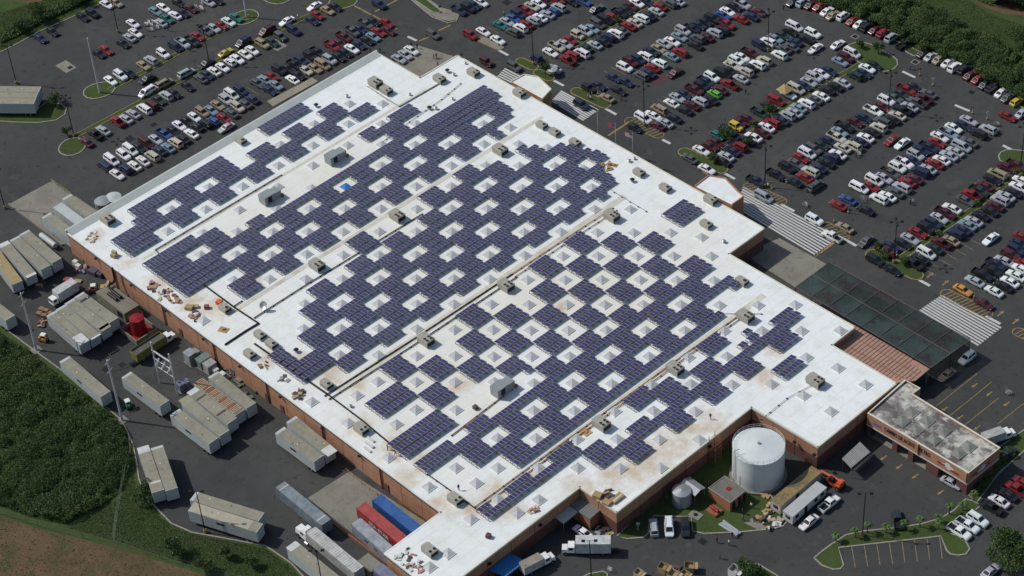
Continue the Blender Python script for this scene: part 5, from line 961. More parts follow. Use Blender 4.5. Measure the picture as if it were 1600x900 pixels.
def car_geo(k, sep=True):
    L, W, st, (xb0, xb1, xr0, xr1, zr, wb, wr) = SPEC[k]; zb = max(z for x, w_, z in st if xb0 <= x <= xb1)-.04; out = {}
    b = MB(); hull(b, st)
    base = [(xb0, -wb, zb), (xb1, -wb, zb), (xb1, wb, zb), (xb0, wb, zb)]; top = [(xr0, -wr, zr), (xr1, -wr, zr), (xr1, wr, zr), (xr0, wr, zr)]
    b.add(base+top, [(0, 1, 5, 4), (1, 2, 6, 5), (2, 3, 7, 6), (3, 0, 4, 7)])
    b.add([(xr0, -wr, zr), (xr1, -wr, zr), (xr1, wr, zr), (xr0, wr, zr), (xr0+.1, -wr*.82, zr+.045), (xr1-.1, -wr*.82, zr+.045), (xr1-.1, wr*.82, zr+.045), (xr0+.1, wr*.82, zr+.045)], [(0, 1, 5, 4), (1, 2, 6, 5), (2, 3, 7, 6), (3, 0, 4, 7), (4, 5, 6, 7)])
    if k == 'p':
        for s in (-1, 1): b.box((-1.68, s*.86, .7), (1.9, .1, .36))
        b.box((-2.6, 0, .7), (.08, 1.7, .36)); b.box((-1.66, 0, .70), (1.86, 1.62, .025), mi=2)
    if k in 'uv':
        for s in (-1, 1): b.box(((xr0+xr1)/2, s*wr*.8, zr+.045), ((xr1-xr0)*.8, .05, .05), mi=2)
    def q4_(i0, i1, inset, mid=(.08, .92), name='w'):
        p = [Vector(base[i0]), Vector(base[i1]), Vector(top[i1]), Vector(top[i0])]; a, bb = mid
        lo = [p[0].lerp(p[3], .14), p[1].lerp(p[2], .14)]; hi = [p[0].lerp(p[3], .9), p[1].lerp(p[2], .9)]
        f = [lo[0].lerp(lo[1], a), lo[0].lerp(lo[1], bb), hi[0].lerp(hi[1], bb), hi[0].lerp(hi[1], a)]
        nrm = (f[1]-f[0]).cross(f[3]-f[0]).normalized()*.012; return [v+nrm for v in f]
    def split(i0, i1): return [q4_(i0, i1, 0, m_) for m_ in ((.06, .48), (.53, .93))]
    out['windscreen'] = [q4_(1, 2, 0, (.06, .94))]; out['rear_window'] = [q4_(3, 0, 0, (.08, .92))]
    out['side_window'] = [split(0, 1), split(2, 3)]
    for s in (-1, 1):
        b.box((L/2-.12, s*.6, .58), (.16, .34, .13), mi=3); b.box((-L/2+.06, s*.66, .62), (.1, .28, .16), mi=4)
    b.box((L/2-.03, 0, .36), (.06, 1.2, .14), mi=2)
    return b, out
wr_me = {}
CARM = [M['paint'], M['glass'], M['black'], M['lamp'], M['tail'], M['tyre']]
def wheel_pos(k): L = SPEC[k][0]; return [(sx*L*.30, sy*(SPEC[k][1]/2-.1)) for sx in (-1, 1) for sy in (-1, 1)]
cw_me = {}
for nm, r in (('s', .32), ('u', .37)):
    cw_me[nm] = MB().cyl((0, -.11, 0), r, .22, 12, axis='y', mi=0).cyl((0, -.125, 0), r*.6, .25, 8, axis='y', mi=1).mesh('wheel', [M['tyre'], M['rim']])
CAR_ME = {}
for k in SPEC:
    b, g_ = car_geo(k); full = MB(); full.v, full.f, full.mi = list(b.v), list(b.f), list(b.mi)
    for q_ in g_['windscreen']+g_['rear_window']+[x for s in g_['side_window'] for x in s]: full.add(q_, [(0, 1, 2, 3)], 1)
    for x, y in wheel_pos(k): full.cyl((x, y-.11, .34), .34, .22, 8, axis='y', mi=5)
    CAR_ME[k] = (b.mesh('car_body', CARM), {n_: [MB().add(q_, [(0, 1, 2, 3)]).mesh(n_, M['glass']) for q_ in v] if n_ != 'side_window' else [MB().add(s[0]+s[1], [(0, 1, 2, 3), (4, 5, 6, 7)]).mesh(n_, M['glass']) for s in v] for n_, v in g_.items()}, full.mesh('car', CARM))
HD = {'+': 0, '-': math.pi, 'y': math.pi/2, 'Y': -math.pi/2}
CARS = []   # (x, y, kind, colour, heading)
def add(ox, oy, s, txt):
    for e in txt.split(';'):
        e = e.strip()
        if not e: continue
        x, y, c = e.split(); h_ = c[2] if len(c) > 2 else '+'
        g_ = G(ox+float(x)/s, oy+float(y)/s, .75)
        a_, b_ = (1, 0) if h_ in '+-' else (0, 1)
        def near(q_):
            dx, dy = abs(g_.x-q_[0]), abs(g_.y-q_[1])
            if h_ in 'yY': dx, dy = dy, dx
            return dx < 3.0 and (dy < 1.1 or (dy < 1.75 and q_[2:4] == (c[0], c[1])))
        if any(near(q_) for q_ in CARS): continue
        CARS.append((g_.x, g_.y, c[0], c[1], HD[h_]))
add(0, 0, 8, "505 475 sb;655 390 sk;1030 205 sk;1155 165 uk;1330 50 sw;1450 30 st;1235 665 sk;1325 620 sr")
add(180, 0, 8, "220 290 sw;250 405 sw;180 465 ss-;95 540 sk;500 135 sl;600 90 sw;645 230 sq;745 185 sw-;570 280 ss-;845 155 sk;790 30 sk;945 100 sm;1165 20 ss;1270 0 sk;350 815 st;445 750 us-;600 670 uw;755 580 vb;845 535 ps;960 515 pn;1025 450 sr;1130 380 pg;1230 345 ss;1325 310 cr;1415 265 sw;1510 215 sq;1380 650 cyy;1140 790 skY")
add(350, 0, 8, "240 530 vbY;540 385 vmY;785 260 swY;1130 75 swY;1290 125 st;1390 80 sk;1165 185 sr;1100 250 sb;870 380 ub;705 460 jg;600 520 sn;480 545 ut;350 625 sw;265 675 sw;160 735 sw;75 770 hw-;1320 745 us;1230 805 vt;1130 850 st;1020 870 se;1430 705 sk;1515 655 sk;1075 695 uk;1170 650 pk;965 760 ub;880 810 pk;795 850 sk;690 870 uk;1355 570 pr;1440 540 sm;1500 460 pm")
add(530, 0, 8, "165 390 pg;75 450 um;260 360 sb;345 290 pg;435 260 sk;545 310 sr;640 365 sm;490 395 sr;420 455 sl;350 500 sk;245 555 sb;155 605 sw;85 640 sk;500 55 ub;1170 430 ug;745 730 ss;825 680 ss;900 625 sw")
add(90, 90, 8, "660 280 sw;785 220 uw;895 190 sk;1120 265 skY;1335 320 vty;1115 425 vwY;1445 450 sk;1365 465 us-;1260 525 sn;1165 585 vm-;1080 635 vw-;945 700 ss-;850 760 ss-;750 795 pr-")
add(250, 90, 8, "330 190 vsy;515 255 sg-;585 215 sb;675 165 sw-;780 115 sw;870 50 hw-;980 20 sw;340 350 sk;180 430 sk;1305 270 sl-;1395 230 sr;1215 315 sg;1450 340 sl;1370 405 sb;1010 415 ub;1155 515 sb-;895 460 vw;820 525 us;720 590 st;635 655 sl;530 680 ut;430 740 sw;340 790 sk;240 845 sw;970 615 ue;1060 575 sg-;890 690 sg-;800 755 sr;665 785 hB-;570 820 uk-;460 860 sk-;830 870 ssY")
add(130, 180, 8, "250 185 ss-;150 235 pk-;40 330 sm-;1350 225 sw-;1460 170 hk-;1130 190 sk;1010 235 pB;1150 340 ve-;1250 290 sk-;1060 400 sl-;955 435 sb-;905 300 ss;785 340 vm;700 400 sk;860 505 ve-;745 565 sw-;640 625 sw-;590 430 vw;505 495 uw;355 555 vw;265 630 vb-;530 670 ub-;420 735 sw")
add(430, 60, 8, "215 510 sw-;290 455 sk")
add(690, 0, 8, "215 130 pb;335 95 uk;400 60 sb;490 25 sw;575 10 sw;360 435 ur;520 390 sw;700 495 sw;730 310 sq;815 265 ss;895 225 sB;960 175 ub;1050 130 pr;1135 70 se;1210 40 sw;890 400 ug-;985 345 uw-;1065 300 sr-;1150 255 us-;1230 215 sw-;1335 165 ss-;1410 130 hB-;1480 80 us-;560 775 jm;905 830 ug;1180 720 jb-;1360 650 sw;1440 580 pe;1540 545 ss;1405 850 ss-;1330 5 sm;1430 8 sr")
add(870, 0, 8, "500 105 sgy;160 495 sr;260 440 je;365 385 us;430 360 sl;510 295 vg;605 245 vk;700 210 sr;790 160 pk;855 125 sk;920 70 sm;1005 30 sw;1120 20 sb;130 745 pr-;195 690 ur-;310 660 vw-;360 595 sn-;475 555 ss-;570 515 sk-;640 460 ub-;735 415 uw-;800 375 sg-;900 320 sr-;970 280 se-;1060 225 uw-;1150 195 sk-;1240 135 ss-;1290 75 sr-;1410 40 ug-;1510 15 ss-;130 45 sk;200 20 sk;340 10 sB;850 840 uw;925 770 um;1020 745 ub;1100 700 uw-;1185 635 sb;1265 605 st;1340 545 ss;1440 515 sw;1530 455 sl;1580 380 us;1285 790 uw-;1430 700 sl-;1540 650 ur-;1200 840 sr-")
add(1050, 0, 8, "245 360 pk;330 310 sb;410 270 sk;500 230 uk;640 185 sB;690 140 sw;780 75 sk;880 55 ps;290 560 sk-;320 480 ug-;430 460 sm-;540 400 us-;620 380 uk-;680 300 pr;860 235 sr-;990 200 sb-;1080 140 sm-;740 815 se;800 760 uw;870 710 sw;980 660 pm;1100 560 vb;1200 520 uw-;1290 475 sl;1370 440 sn;1480 390 sk;1530 325 vw;920 890 ue-;1060 810 uw-;1150 755 ue-;1340 685 uw-;1400 610 sg-;1490 580 sg-;1540 520 sb-")
add(1230, 0, 8, "320 415 uw;250 490 uk-;355 600 swY;635 550 swy;810 660 vw;735 715 um;660 765 sl;1000 850 sw;1085 815 sk;80 20 sky;200 30 usy;300 55 smy;410 75 sry;500 135 swy;575 185 sty;710 195 uwy;820 255 sry;915 290 swy;1000 335 uky;1105 370 smy;1200 410 ury;1310 465 usy;1470 545 pky")
add(1400, 0, 8, "345 655 sky;435 700 ssy;540 735 sty;655 775 swy;735 835 uwy")
add(1400, 90, 8, "860 145 uky;930 215 smy;1030 260 sry;1120 330 sny;1215 370 vky;1320 430 swy;1400 490 sgy;1510 545 hyy;1580 685 ssy;1395 730 sr;410 445 sg-;215 365 sk;130 395 pr;340 510 pm-;260 555 pg-;170 610 ss-;90 650 pk-")
add(780, 90, 8, "1430 245 sb;1580 300 sb;1240 345 sb;1115 385 jk;1490 405 sk;1345 500 st-;1025 585 ub")
add(950, 90, 8, "420 220 ug-;495 190 sb-;580 150 sr-;840 185 smY;865 495 ss;950 455 sb;1080 400 pm;1180 350 uk;1220 300 pb;1300 240 uw;1430 200 vk;1530 150 sk;795 565 sw-;640 640 vt-;555 715 sw-;440 750 vw;820 750 sk-;710 810 ss-;620 840 sm-;960 655 sk-;1050 590 sm-;1150 545 us-;1280 520 sk-;1335 445 hG-;1400 400 sm-;1520 330 pr-")
add(1120, 90, 8, "400 110 sk-;385 195 ue-;300 260 ss-;230 300 pr-;1400 160 sb;1305 195 sw;1220 240 us;1150 300 ss;1090 345 sb;990 385 ve;895 455 sw;740 530 vr;650 600 sk;540 690 pn;380 760 sm;280 800 sm;1570 310 ss-;1480 355 sk-;1380 400 sk-;1305 475 sw-;1220 520 sg-;1120 570 uw-;1020 625 sl-;970 680 ss-;880 720 us-;800 780 sb-;690 815 ur-;620 865 sw-")
add(1270, 90, 8, "630 190 sb;530 225 un-;1100 450 sn;1020 500 sg;920 535 uw;860 610 sm;760 660 pw;640 750 sb;530 800 sm;400 860 pk;1055 715 se-;990 770 sk-;870 800 ug-")
add(950, 180, 8, "335 150 sk;1165 435 sw;1275 385 sm;1350 340 sm;1020 535 sg-;1235 670 sw;1475 510 ss-;1430 570 sk-;1370 250 hq;1550 440 sb-;1500 190 ub")
add(1120, 180, 8, "150 215 ub;245 140 jy;455 270 sw-;560 215 sm-;380 310 sk-;280 390 ur-;210 440 sg-;740 740 pk;880 650 uk;990 600 sg;1050 530 sr;1130 470 vw;1210 420 ug;1300 370 sn;1400 315 sb;1500 270 pe;1530 205 sl;970 830 sk-;1100 770 sr-;1170 700 ue-;1270 655 sb-;1370 590 sk-;1450 520 ub-;1500 490 sw-;1570 400 se-;490 820 pb;1240 880 vgy")
add(1270, 180, 8, "430 155 pk;820 150 ue-;740 205 sk-;660 275 sw-;590 325 sb-;500 385 ue-;410 430 se-;990 305 srY;1120 350 swY;1150 590 pw;1060 650 uw;970 720 pg;890 780 ss;770 810 vw;1280 500 us;1250 560 sb;1350 430 sb;1450 400 pb;1350 710 vb-;1440 670 ss-;1530 600 sr-;1270 790 sm-;1180 830 sr-")
add(1400, 180, 8, "910 60 ss;840 120 sb;720 155 sw;660 225 pl;545 265 sw;515 335 sr;1150 175 us-;1030 230 uk-;910 330 sg-;820 385 vs;740 450 ss-;660 500 ss-;570 555 sw-;1500 630 pm;1400 640 sm;1330 670 sm;1270 730 vt-;1210 800 sk")
add(1150, 270, 8, "345 295 vs;975 205 vgy;1280 400 sr-;1400 330 sB-;980 580 uw;1200 790 pw-;1360 680 st-")
add(1300, 270, 8, "340 180 vw;480 170 sr;590 320 uw-;690 290 sw-;790 240 sg-;870 180 us-;420 460 sk-;425 850 sgY;975 820 ss;1075 745 sr;1180 690 uk;1270 630 ub;1340 560 ss;1420 500 pm;1500 440 sw-")
add(1400, 270, 8, "950 270 pr-;1040 225 pn;1110 160 sm-;1220 120 sk;870 340 sg;820 380 sg-;680 840 st-;570 870 pm-;745 760 ub-;830 700 sb-;890 650 sl-;970 600 ss-;1060 530 sk-;1170 470 sk-;1240 410 sm-;1300 340 us-;1370 285 ss-;1460 240 sk-;1530 170 sw-;1570 90 sw-;1185 820 swY")
add(1330, 350, 8, "300 450 uk;515 570 sk;440 330 pm;490 280 sb;650 240 sk;940 360 vw;860 430 sk-;780 490 pk-;1040 300 sn-")
add(1400, 360, 8, "1580 80 sr;1540 160 sb;1500 240 ub;1430 300 um;1350 375 ss-;1250 420 pb;1200 500 pk;1080 550 pk;985 630 ss-;835 740 so;1225 755 sw-;1350 690 sk-;1420 640 sw-;1500 560 sw-;1560 480 sw-;1590 400 sr-")
add(1400, 440, 8, "1100 270 sm")
add(1460, 700, 4.5, "175 585 pw;235 540 pw;305 500 uw;400 415 pk-;455 370 sw-;515 325 sk-;575 285 pr-;620 240 sr-;120 240 ss;505 45 pby")
add(800, 675, 4, "440 622 sw-")
def add_h(px, k, c, dpx):
    g_ = G(*px, .75); d_ = G(px[0]+dpx[0], px[1]+dpx[1], .75)-g_; CARS.append((g_.x, g_.y, k, c, math.atan2(d_.y, d_.x)))
add_h((1022, 823), 'u', 's', (-1, -10)); add_h((1046, 823), 'v', 'w', (.5, 10)); add_h((1070, 825), 'u', 'k', (.5, 10)); add_h((1296, 786), 'p', 'w', (14, -11)); add_h((1264, 815), 's', 'w', (-14, 11)); add_h((1402, 811), 'p', 'n', (-2, -10)); add_h((1548, 892), 's', 's', (14, -11)); add_h((1511, 559), 'u', 'w', (-10, 8)); add_h((1480, 585), 's', 't', (-10, 8))
def relax():
    """keep neighbours in a row a car's width apart"""
    for it in range(40):
        for i, a in enumerate(CARS):
            for j in range(i+1, len(CARS)):
                b = CARS[j]
                if abs(a[0]-b[0]) > 3.4 or abs(a[1]-b[1]) > 3.4: continue
                if math.cos(a[4]-b[4])**2 < .9: continue
                along_x = abs(math.cos(a[4])) > .7; p = 1 if along_x else 0
                if abs(a[1-p]-b[1-p]) > 3.3: continue
                d_ = b[p]-a[p]
                if abs(d_) < 2.12:
                    m_ = (2.12-abs(d_))/2*(1 if d_ >= 0 else -1)*.6
                    a = list(a); b = list(b); a[p] -= m_; b[p] += m_; CARS[i] = a = tuple(a); CARS[j] = tuple(b)
relax()
CARS.sort(key=lambda c: (G.__call__(800, 450).x-c[0])*0+(Vector((c[0], c[1], 0))-CAM).length)
# rows: name each car by its row and its place in it
def row_of(c):
    x, y, k, col, h_ = c
    if abs(math.cos(h_)) > .99:
        if x < -24 and y < 45: return ('back', round(x/5.2))
        if y > 30: return ('front', round(x/5.2))
        return ('shop', 0)
    if abs(math.cos(h_)) < .01 and x > 20 and y > 100: return ('hedge', 0)
    return ('loose', 0)
rows_ = {}
for c in CARS: rows_.setdefault(row_of(c), []).append(c)
rank = {}
for lot in ('back', 'front'):
    ks = sorted(k for k in rows_ if k[0] == lot)
    for i, k in enumerate(ks): rank[k] = i+1
CNT = {}
for k, v in rows_.items():
    v.sort(key=lambda c: c[1] if k[0] in ('back', 'front') else c[0]); cc = {}
    for c in v: q_ = (c[3], c[2]); cc[q_] = cc.get(q_, 0)+1; CNT[c] = (cc[q_], sum(1 for d_ in v if (d_[3], d_[2]) == q_), len(v))
def car_label(c):
    k = row_of(c); n_, tot, _ = CNT[c]; col = COLS[c[3]][0]; kd = KIND[c[2]][1]; o_ = (ordw(n_)+' ') if tot > 1 else ''
    if k[0] == 'back': return f"{o_}{col} {kd} counted from the dock end of {ordw(rank[k])} row in the rear lot"
    if k[0] == 'front': return f"{o_}{col} {kd} counted from the store in {ordw(rank[k])} row of the front lot"
    if k[0] == 'shop': return f"{o_}{col} {kd} among the cars parked around the service shop"
    if k[0] == 'hedge': return f"{o_}{col} {kd} counted along the kerb row by the hedge"
    return f"{o_}{col} {kd} out of the parking rows, counted from the rear lot"
kinds_n = {}
for i, c in enumerate(CARS):
    x, y, k, col, h_ = c; nm, cat = KIND[k]; rgb = COLS[col][1]; j = random.uniform(.88, 1.1); rgb = tuple(min(1, v*j*random.uniform(.95, 1.05)) for v in rgb)
    big = i < 330; body, glz, full = CAR_ME[k]
    o = link(nm, body if big else full, None, (x, y, 0), h_+random.gauss(0, .022)); o.color = (*rgb, 1); o.scale = (random.uniform(.97, 1.05), random.uniform(.98, 1.03), random.uniform(.97, 1.04))
    k_ = row_of(c); tag(o, car_label(c), cat, {'back': 'cars parked behind the store', 'front': 'cars parked in front of the store', 'shop': 'cars by the service shop', 'hedge': 'cars along the hedge kerb', 'loose': 'cars standing outside the rows'}[k_[0]])
    if big:
        for n_, l in glz.items():
            for me in l: link(n_, me, o)
        for wx, wy in wheel_pos(k): link('wheel', cw_me['u' if k in 'upvj' else 's'], o, (wx, wy, .34))
print('CARS', len(CARS), {k: len(v) for k, v in rows_.items()})
# ================================================================ VEGETATION
def leaf_mat(name, a, b, c):
    m = mat(name, a, .6, noise=[(.55, 4, .9, b, .42, .6), (3.0, 3, .6, c, .5, .7)], spec=.25)
    return m
M['leaf'] = leaf_mat('leaf_green', (.070, .118, .032), (.050, .088, .023), (.095, .14, .04)); M['leaf_dark'] = leaf_mat('leaf_dark', (.050, .090, .026), (.034, .064, .019), (.07, .11, .032)); M['leaf_yellow'] = leaf_mat('leaf_yellow', (.095, .125, .034), (.065, .095, .026), (.12, .14, .04))
M['bark'] = mat('bark', (.07, .055, .04), .95, noise=[(3, 4, .6, (.04, .03, .022))])
M['under'] = mat('undergrowth', (.036, .060, .018), .95, noise=[(.6, 5, .7, (.05, .08, .024))], spec=.05)
rng = np.random.default_rng(11)
def quads(P, size, name, mats, parent=None, up=.35, mi=None, smin=.6):
    """P: n x 3 leaf centres -> one mesh of randomly turned leaf blades"""
    n = len(P); d = rng.normal(size=(n, 3)); d[:, 2] = d[:, 2]*(1-up)+up*1.2; d /= np.linalg.norm(d, axis=1)[:, None]
    r = rng.normal(size=(n, 3)); u = np.cross(d, r); u /= np.linalg.norm(u, axis=1)[:, None]; v = np.cross(d, u)
    s = (size*(smin+rng.random(n)*(1.4-smin)))[:, None]/2
    V = np.stack([P-u*s, P+v*s*.55, P+u*s, P-v*s*.55], 1).reshape(-1, 3)
    me = bpy.data.meshes.new(name); me.vertices.add(4*n); me.vertices.foreach_set('co', V.ravel()); me.loops.add(4*n); me.loops.foreach_set('vertex_index', np.arange(4*n)); me.polygons.add(n); me.polygons.foreach_set('loop_start', np.arange(n)*4); me.polygons.foreach_set('loop_total', np.full(n, 4))
    for m in mats: me.materials.append(m)
    me.polygons.foreach_set('material_index', (rng.integers(0, len(mats), n) if mi is None else mi).astype(np.int32)); me.update(); me.validate()
    return link(name, me, parent)
def in_poly(x, y, P):
    c = np.zeros(len(x), bool); j = len(P)-1
    for i in range(len(P)):
        xi, yi, xj, yj = P[i][0], P[i][1], P[j][0], P[j][1]
        c ^= ((yi > y) != (yj > y)) & (x < (xj-xi)*(y-yi)/((yj-yi) or 1e-9)+xi); j = i
    return c
def sample(P, n):
    P = [(p[0], p[1]) for p in P]; xs, ys = [p[0] for p in P], [p[1] for p in P]; X, Y = [], []
    while len(X) < n:
        x = rng.uniform(min(xs), max(xs), n*2); y = rng.uniform(min(ys), max(ys), n*2); k = in_poly(x, y, P); X += list(x[k]); Y += list(y[k])
    return np.array(X[:n]), np.array(Y[:n])
def edge_dist(x, y, P):
    d = np.full(len(x), 1e9)
    for i in range(len(P)):
        a, b = np.array(P[i][:2]), np.array(P[(i+1) % len(P)][:2]); ab = b-a; t = np.clip(((x-a[0])*ab[0]+(y-a[1])*ab[1])/(ab@ab), 0, 1)
        d = np.minimum(d, np.hypot(x-a[0]-t*ab[0], y-a[1]-t*ab[1]))
    return d
def thicket(px, label, n, hmax, nclump, leaf=.6, mats=('leaf', 'leaf_dark', 'leaf', 'leaf_yellow')):
    """a mass of shrubs nobody could count: clumped leaf blades over a rough mound"""
    P = [tuple(p[:2]) for p in gp(px)]; cx, cy = sample(P, nclump); cr = rng.uniform(1.0, 2.4, nclump)*rng.choice([.8, 1.3, 2.4], nclump); ch = rng.uniform(.5, 1, nclump)**1.5*hmax; ce = edge_dist(cx, cy, P); ch *= np.clip(ce/3+.55, .55, 1)
    def hf(x, y):
        h_ = np.full(len(x), .25)
        for a, b, r, z in zip(cx, cy, cr, ch):
            d2 = ((x-a)**2+(y-b)**2)/(r*r); k = d2 < 1; h_[k] = np.maximum(h_[k], z*(1-d2[k]))
        return h_
    x, y = sample(P, n); h_ = hf(x, y); z = h_*(1-rng.random(n)**3*.5)+rng.normal(0, .16, n)
    k_ = max(10, nclump//9); qx, qy = sample(P, k_); qt = rng.choice([0, 0, 1, 1, 1, 2], k_); near = np.argmin((x[:, None]+rng.normal(0, 1.2, n)[:, None]-qx)**2+(y[:, None]-qy)**2, 1)
    patch_mi = np.where(rng.random(n) < .68, qt[near], rng.integers(0, 2, n))
    o = quads(np.stack([x, y, np.maximum(z, .05)], 1), leaf, 'thicket', [M['leaf'], M['leaf_dark'], M['leaf_yellow']], None, .72, patch_mi)
    tag(o, label, 'shrubs', kind='stuff')
    xs, ys = [p[0] for p in P], [p[1] for p in P]; st = 1.3; gx = np.arange(min(xs), max(xs), st); gy = np.arange(min(ys), max(ys), st); X, Y = np.meshgrid(gx, gy, indexing='ij'); k = in_poly(X.ravel(), Y.ravel(), P).reshape(X.shape); Z = (hf(X.ravel(), Y.ravel())*.62).reshape(X.shape); V = []; ID = -np.ones(X.shape, int); F_ = []
    for i in range(X.shape[0]):
        for j in range(X.shape[1]):
            if k[i, j]: ID[i, j] = len(V); V.append((X[i, j], Y[i, j], Z[i, j]))
    for i in range(X.shape[0]-1):
        for j in range(X.shape[1]-1):
            q_ = (ID[i, j], ID[i+1, j], ID[i+1, j+1], ID[i, j+1])
            if min(q_) >= 0: F_.append(q_)
    me = bpy.data.meshes.new('undergrowth'); me.from_pydata(V, [], F_); me.materials.append(M['under']); u_ = link('undergrowth', me); tag(u_, 'dark undergrowth beneath '+label.split(' beside')[0], 'shrubs', kind='stuff'); return o
thicket([(-110, 470), (-40, 492), (0, 522), (40, 547), (90, 590), (150, 634), (182, 658), (199, 690), (205, 730), (192, 766), (160, 792), (104, 820), (60, 812), (0, 792), (-90, 770), (-200, 640)], 'dense green thicket beside the trailer yard', 210000, 3.0, 620, .3)
thicket([(1225, -20), (1245, -4), (1300, 15), (1430, 71), (1515, 112), (1600, 163), (1660, 200), (1700, 178), (1612, 92), (1560, 70), (1490, 34), (1440, 12), (1400, -16), (1320, -50)], 'dense green hedge thicket beside the outer car row', 190000, 3.4, 440, .32)
thicket([(1440, -60), (1505, -8), (1560, 14), (1620, 22), (1700, 20), (1640, -80)], 'dark tall thicket beyond the meadow', 40000, 6.0, 90, .45)
thicket([(0, 69), (28, 57), (70, 34), (130, 7), (160, -8), (150, -16), (110, 2), (60, 26), (20, 46), (0, 56)], 'rough weeds along the rear lot kerb', 8000, 1.1, 110, .45)
def tufts(px, n, label, size=.22, mats=('leaf', 'leaf_dark')):
    x, y = sample([tuple(p[:2]) for p in gp(px)], n); o = quads(np.stack([x, y, rng.uniform(-.03, .08, n)], 1), size, 'grass_tufts', [M['grass_a'], M['grass_b']], None, .8); tag(o, label, 'grass', kind='stuff')
M['grass_a'] = mat('grass_blade', (.06, .095, .028), .8, noise=[(.2, 4, .8, (.042, .07, .02))]); M['grass_b'] = mat('grass_blade_dry', (.07, .092, .032), .8, noise=[(.2, 4, .8, (.05, .075, .023))])
tufts([(105, 825), (165, 795), (196, 768), (208, 735), (212, 760), (240, 798), (262, 817), (300, 834), (360, 846), (412, 856), (450, 882), (475, 908), (400, 912), (330, 893), (250, 868), (180, 845)], 26000, 'short lawn below the trailer yard')
tufts([(1400, -15), (1490, 30), (1600, 82), (1660, 110), (1680, 70), (1600, 40), (1540, 18), (1500, -10)], 16000, 'rough meadow beyond the hedge'); tufts([(0, 80), (60, 46), (150, 4), (100, -10), (0, 20)], 14000, 'rough grass behind the rear lot')
tufts([(-60, 795), (0, 808), (130, 845), (280, 888), (400, 930), (100, 930), (-60, 900)], 2500, 'sparse weeds on the brown soil bank', .3)
tufts([(1285, 862), (1350, 832), (1440, 821), (1490, 800), (1509, 783), (1530, 790), (1485, 818), (1476, 834), (1310, 854)], 5000, 'lawn on the curved island by the service shop', .26)
tufts([(966, 838), (1012, 836), (1022, 808), (1080, 810), (1100, 832), (1225, 822), (1200, 770), (1140, 700), (1060, 745)], 7000, 'patchy lawn in the store notch', .26)
def tree(x, y, h_, r, label, leaves=2600, mats=('leaf', 'leaf_dark'), name='tree', cz=.62, leaf=.34, sq=.75):
    g_ = G(x, y); t = thing(name, label, 'tree' if h_ > 2.2 else 'shrub', g_); tr = MB(); top = h_*cz
    tr.cyl((0, 0, 0), .05*h_**.8+.04, top*.8, 8, .03*h_**.8)
    cl = []
    for i in range(9 if h_ > 3 else 5):
        a = rng.uniform(0, 6.28); rr = r*rng.uniform(.25, .72); p = Vector((rr*math.cos(a), rr*math.sin(a), top+h_*rng.uniform(-.16, .26))); tr.tube([(0, 0, top*.55), (p.x*.5, p.y*.5, top*.85), tuple(p)], .016*h_+.012, 4); cl.append((p, r*rng.uniform(.32, .56)))
    cl.append((Vector((0, 0, top+h_*.15)), r*.55)); tr.build('trunk', M['bark'], t)
    P = []
    for p, cr_ in cl:
        n = int(leaves/len(cl)); d = rng.normal(size=(n, 3)); d /= np.linalg.norm(d, axis=1)[:, None]; P.append(np.array(p)+d*(cr_*(.45+.6*rng.random(n)**.6))[:, None]*np.array([1, 1, sq]))
    quads(np.concatenate(P), leaf, 'crown', [M[m] for m in mats], t, .2)
    return t
tree(1575, 888, 8.5, 4.6, 'big bushy green tree at the bottom corner beside the lane', 11000, cz=.58, leaf=.4); tree(1168, 897, 3.2, 3.0, 'round bush on the small kerbed island', 2600, cz=.5)
tree(228, 783, 4.4, 3.0, 'leafy tree leaning over the trimmed trailer', 3000); tree(272, 866, 4.2, 2.2, 'slim dark tree on the lawn by the lamp', 1800, ('leaf_dark', 'leaf')); tree(355, 872, 3.0, 1.6, 'small dark tree near the wire fence', 1200, ('leaf_dark',)); tree(322, 894, 3.2, 2.0, 'pale bushy tree against the wire fence', 1600, ('leaf', 'leaf_yellow')); tree(394, 885, 2.8, 1.6, 'small tree on the lawn close to the dock trailers', 1100, ('leaf_dark', 'leaf'))
tree(35, 53, 4.2, 2.2, 'dark tree on the grass beside two navy cars', 1500, ('leaf_dark',)); tree(66, 34, 5.6, 3.2, 'larger dark tree on the grass behind the rear lot', 2400, ('leaf_dark', 'leaf')); tree(124, 8, 4.5, 2.8, 'tree at the rear kerb near the white sedan', 1800, ('leaf_dark', 'leaf')); tree(86, 163, 3.4, 2.2, 'small tree on the island behind three trailers', 1300); tree(106, 212, 2.4, 1.3, 'shrub at the tip of the rear island', 700)
tree(1598, 78, 7.5, 4.5, 'rounded green tree beyond the meadow edge', 4200); tree(1135, 219, 4.0, 2.4, 'green tree between the teal car and red car', 1800); tree(1168, 228, 2.8, 1.4, 'orange-tipped small tree in the planted strip', 800, ('leaf_yellow', 'leaf')); tree(1116, 256, 2.6, 1.5, 'bushy shrub near the end of the planted island', 900); tree(1181, 201, 2.4, 1.2, 'shrub between the maroon cars in the planted strip', 700, ('leaf_yellow',)); tree(1202, 180, 3.0, 1.6, 'green shrub between dark cars in the planted strip', 900)
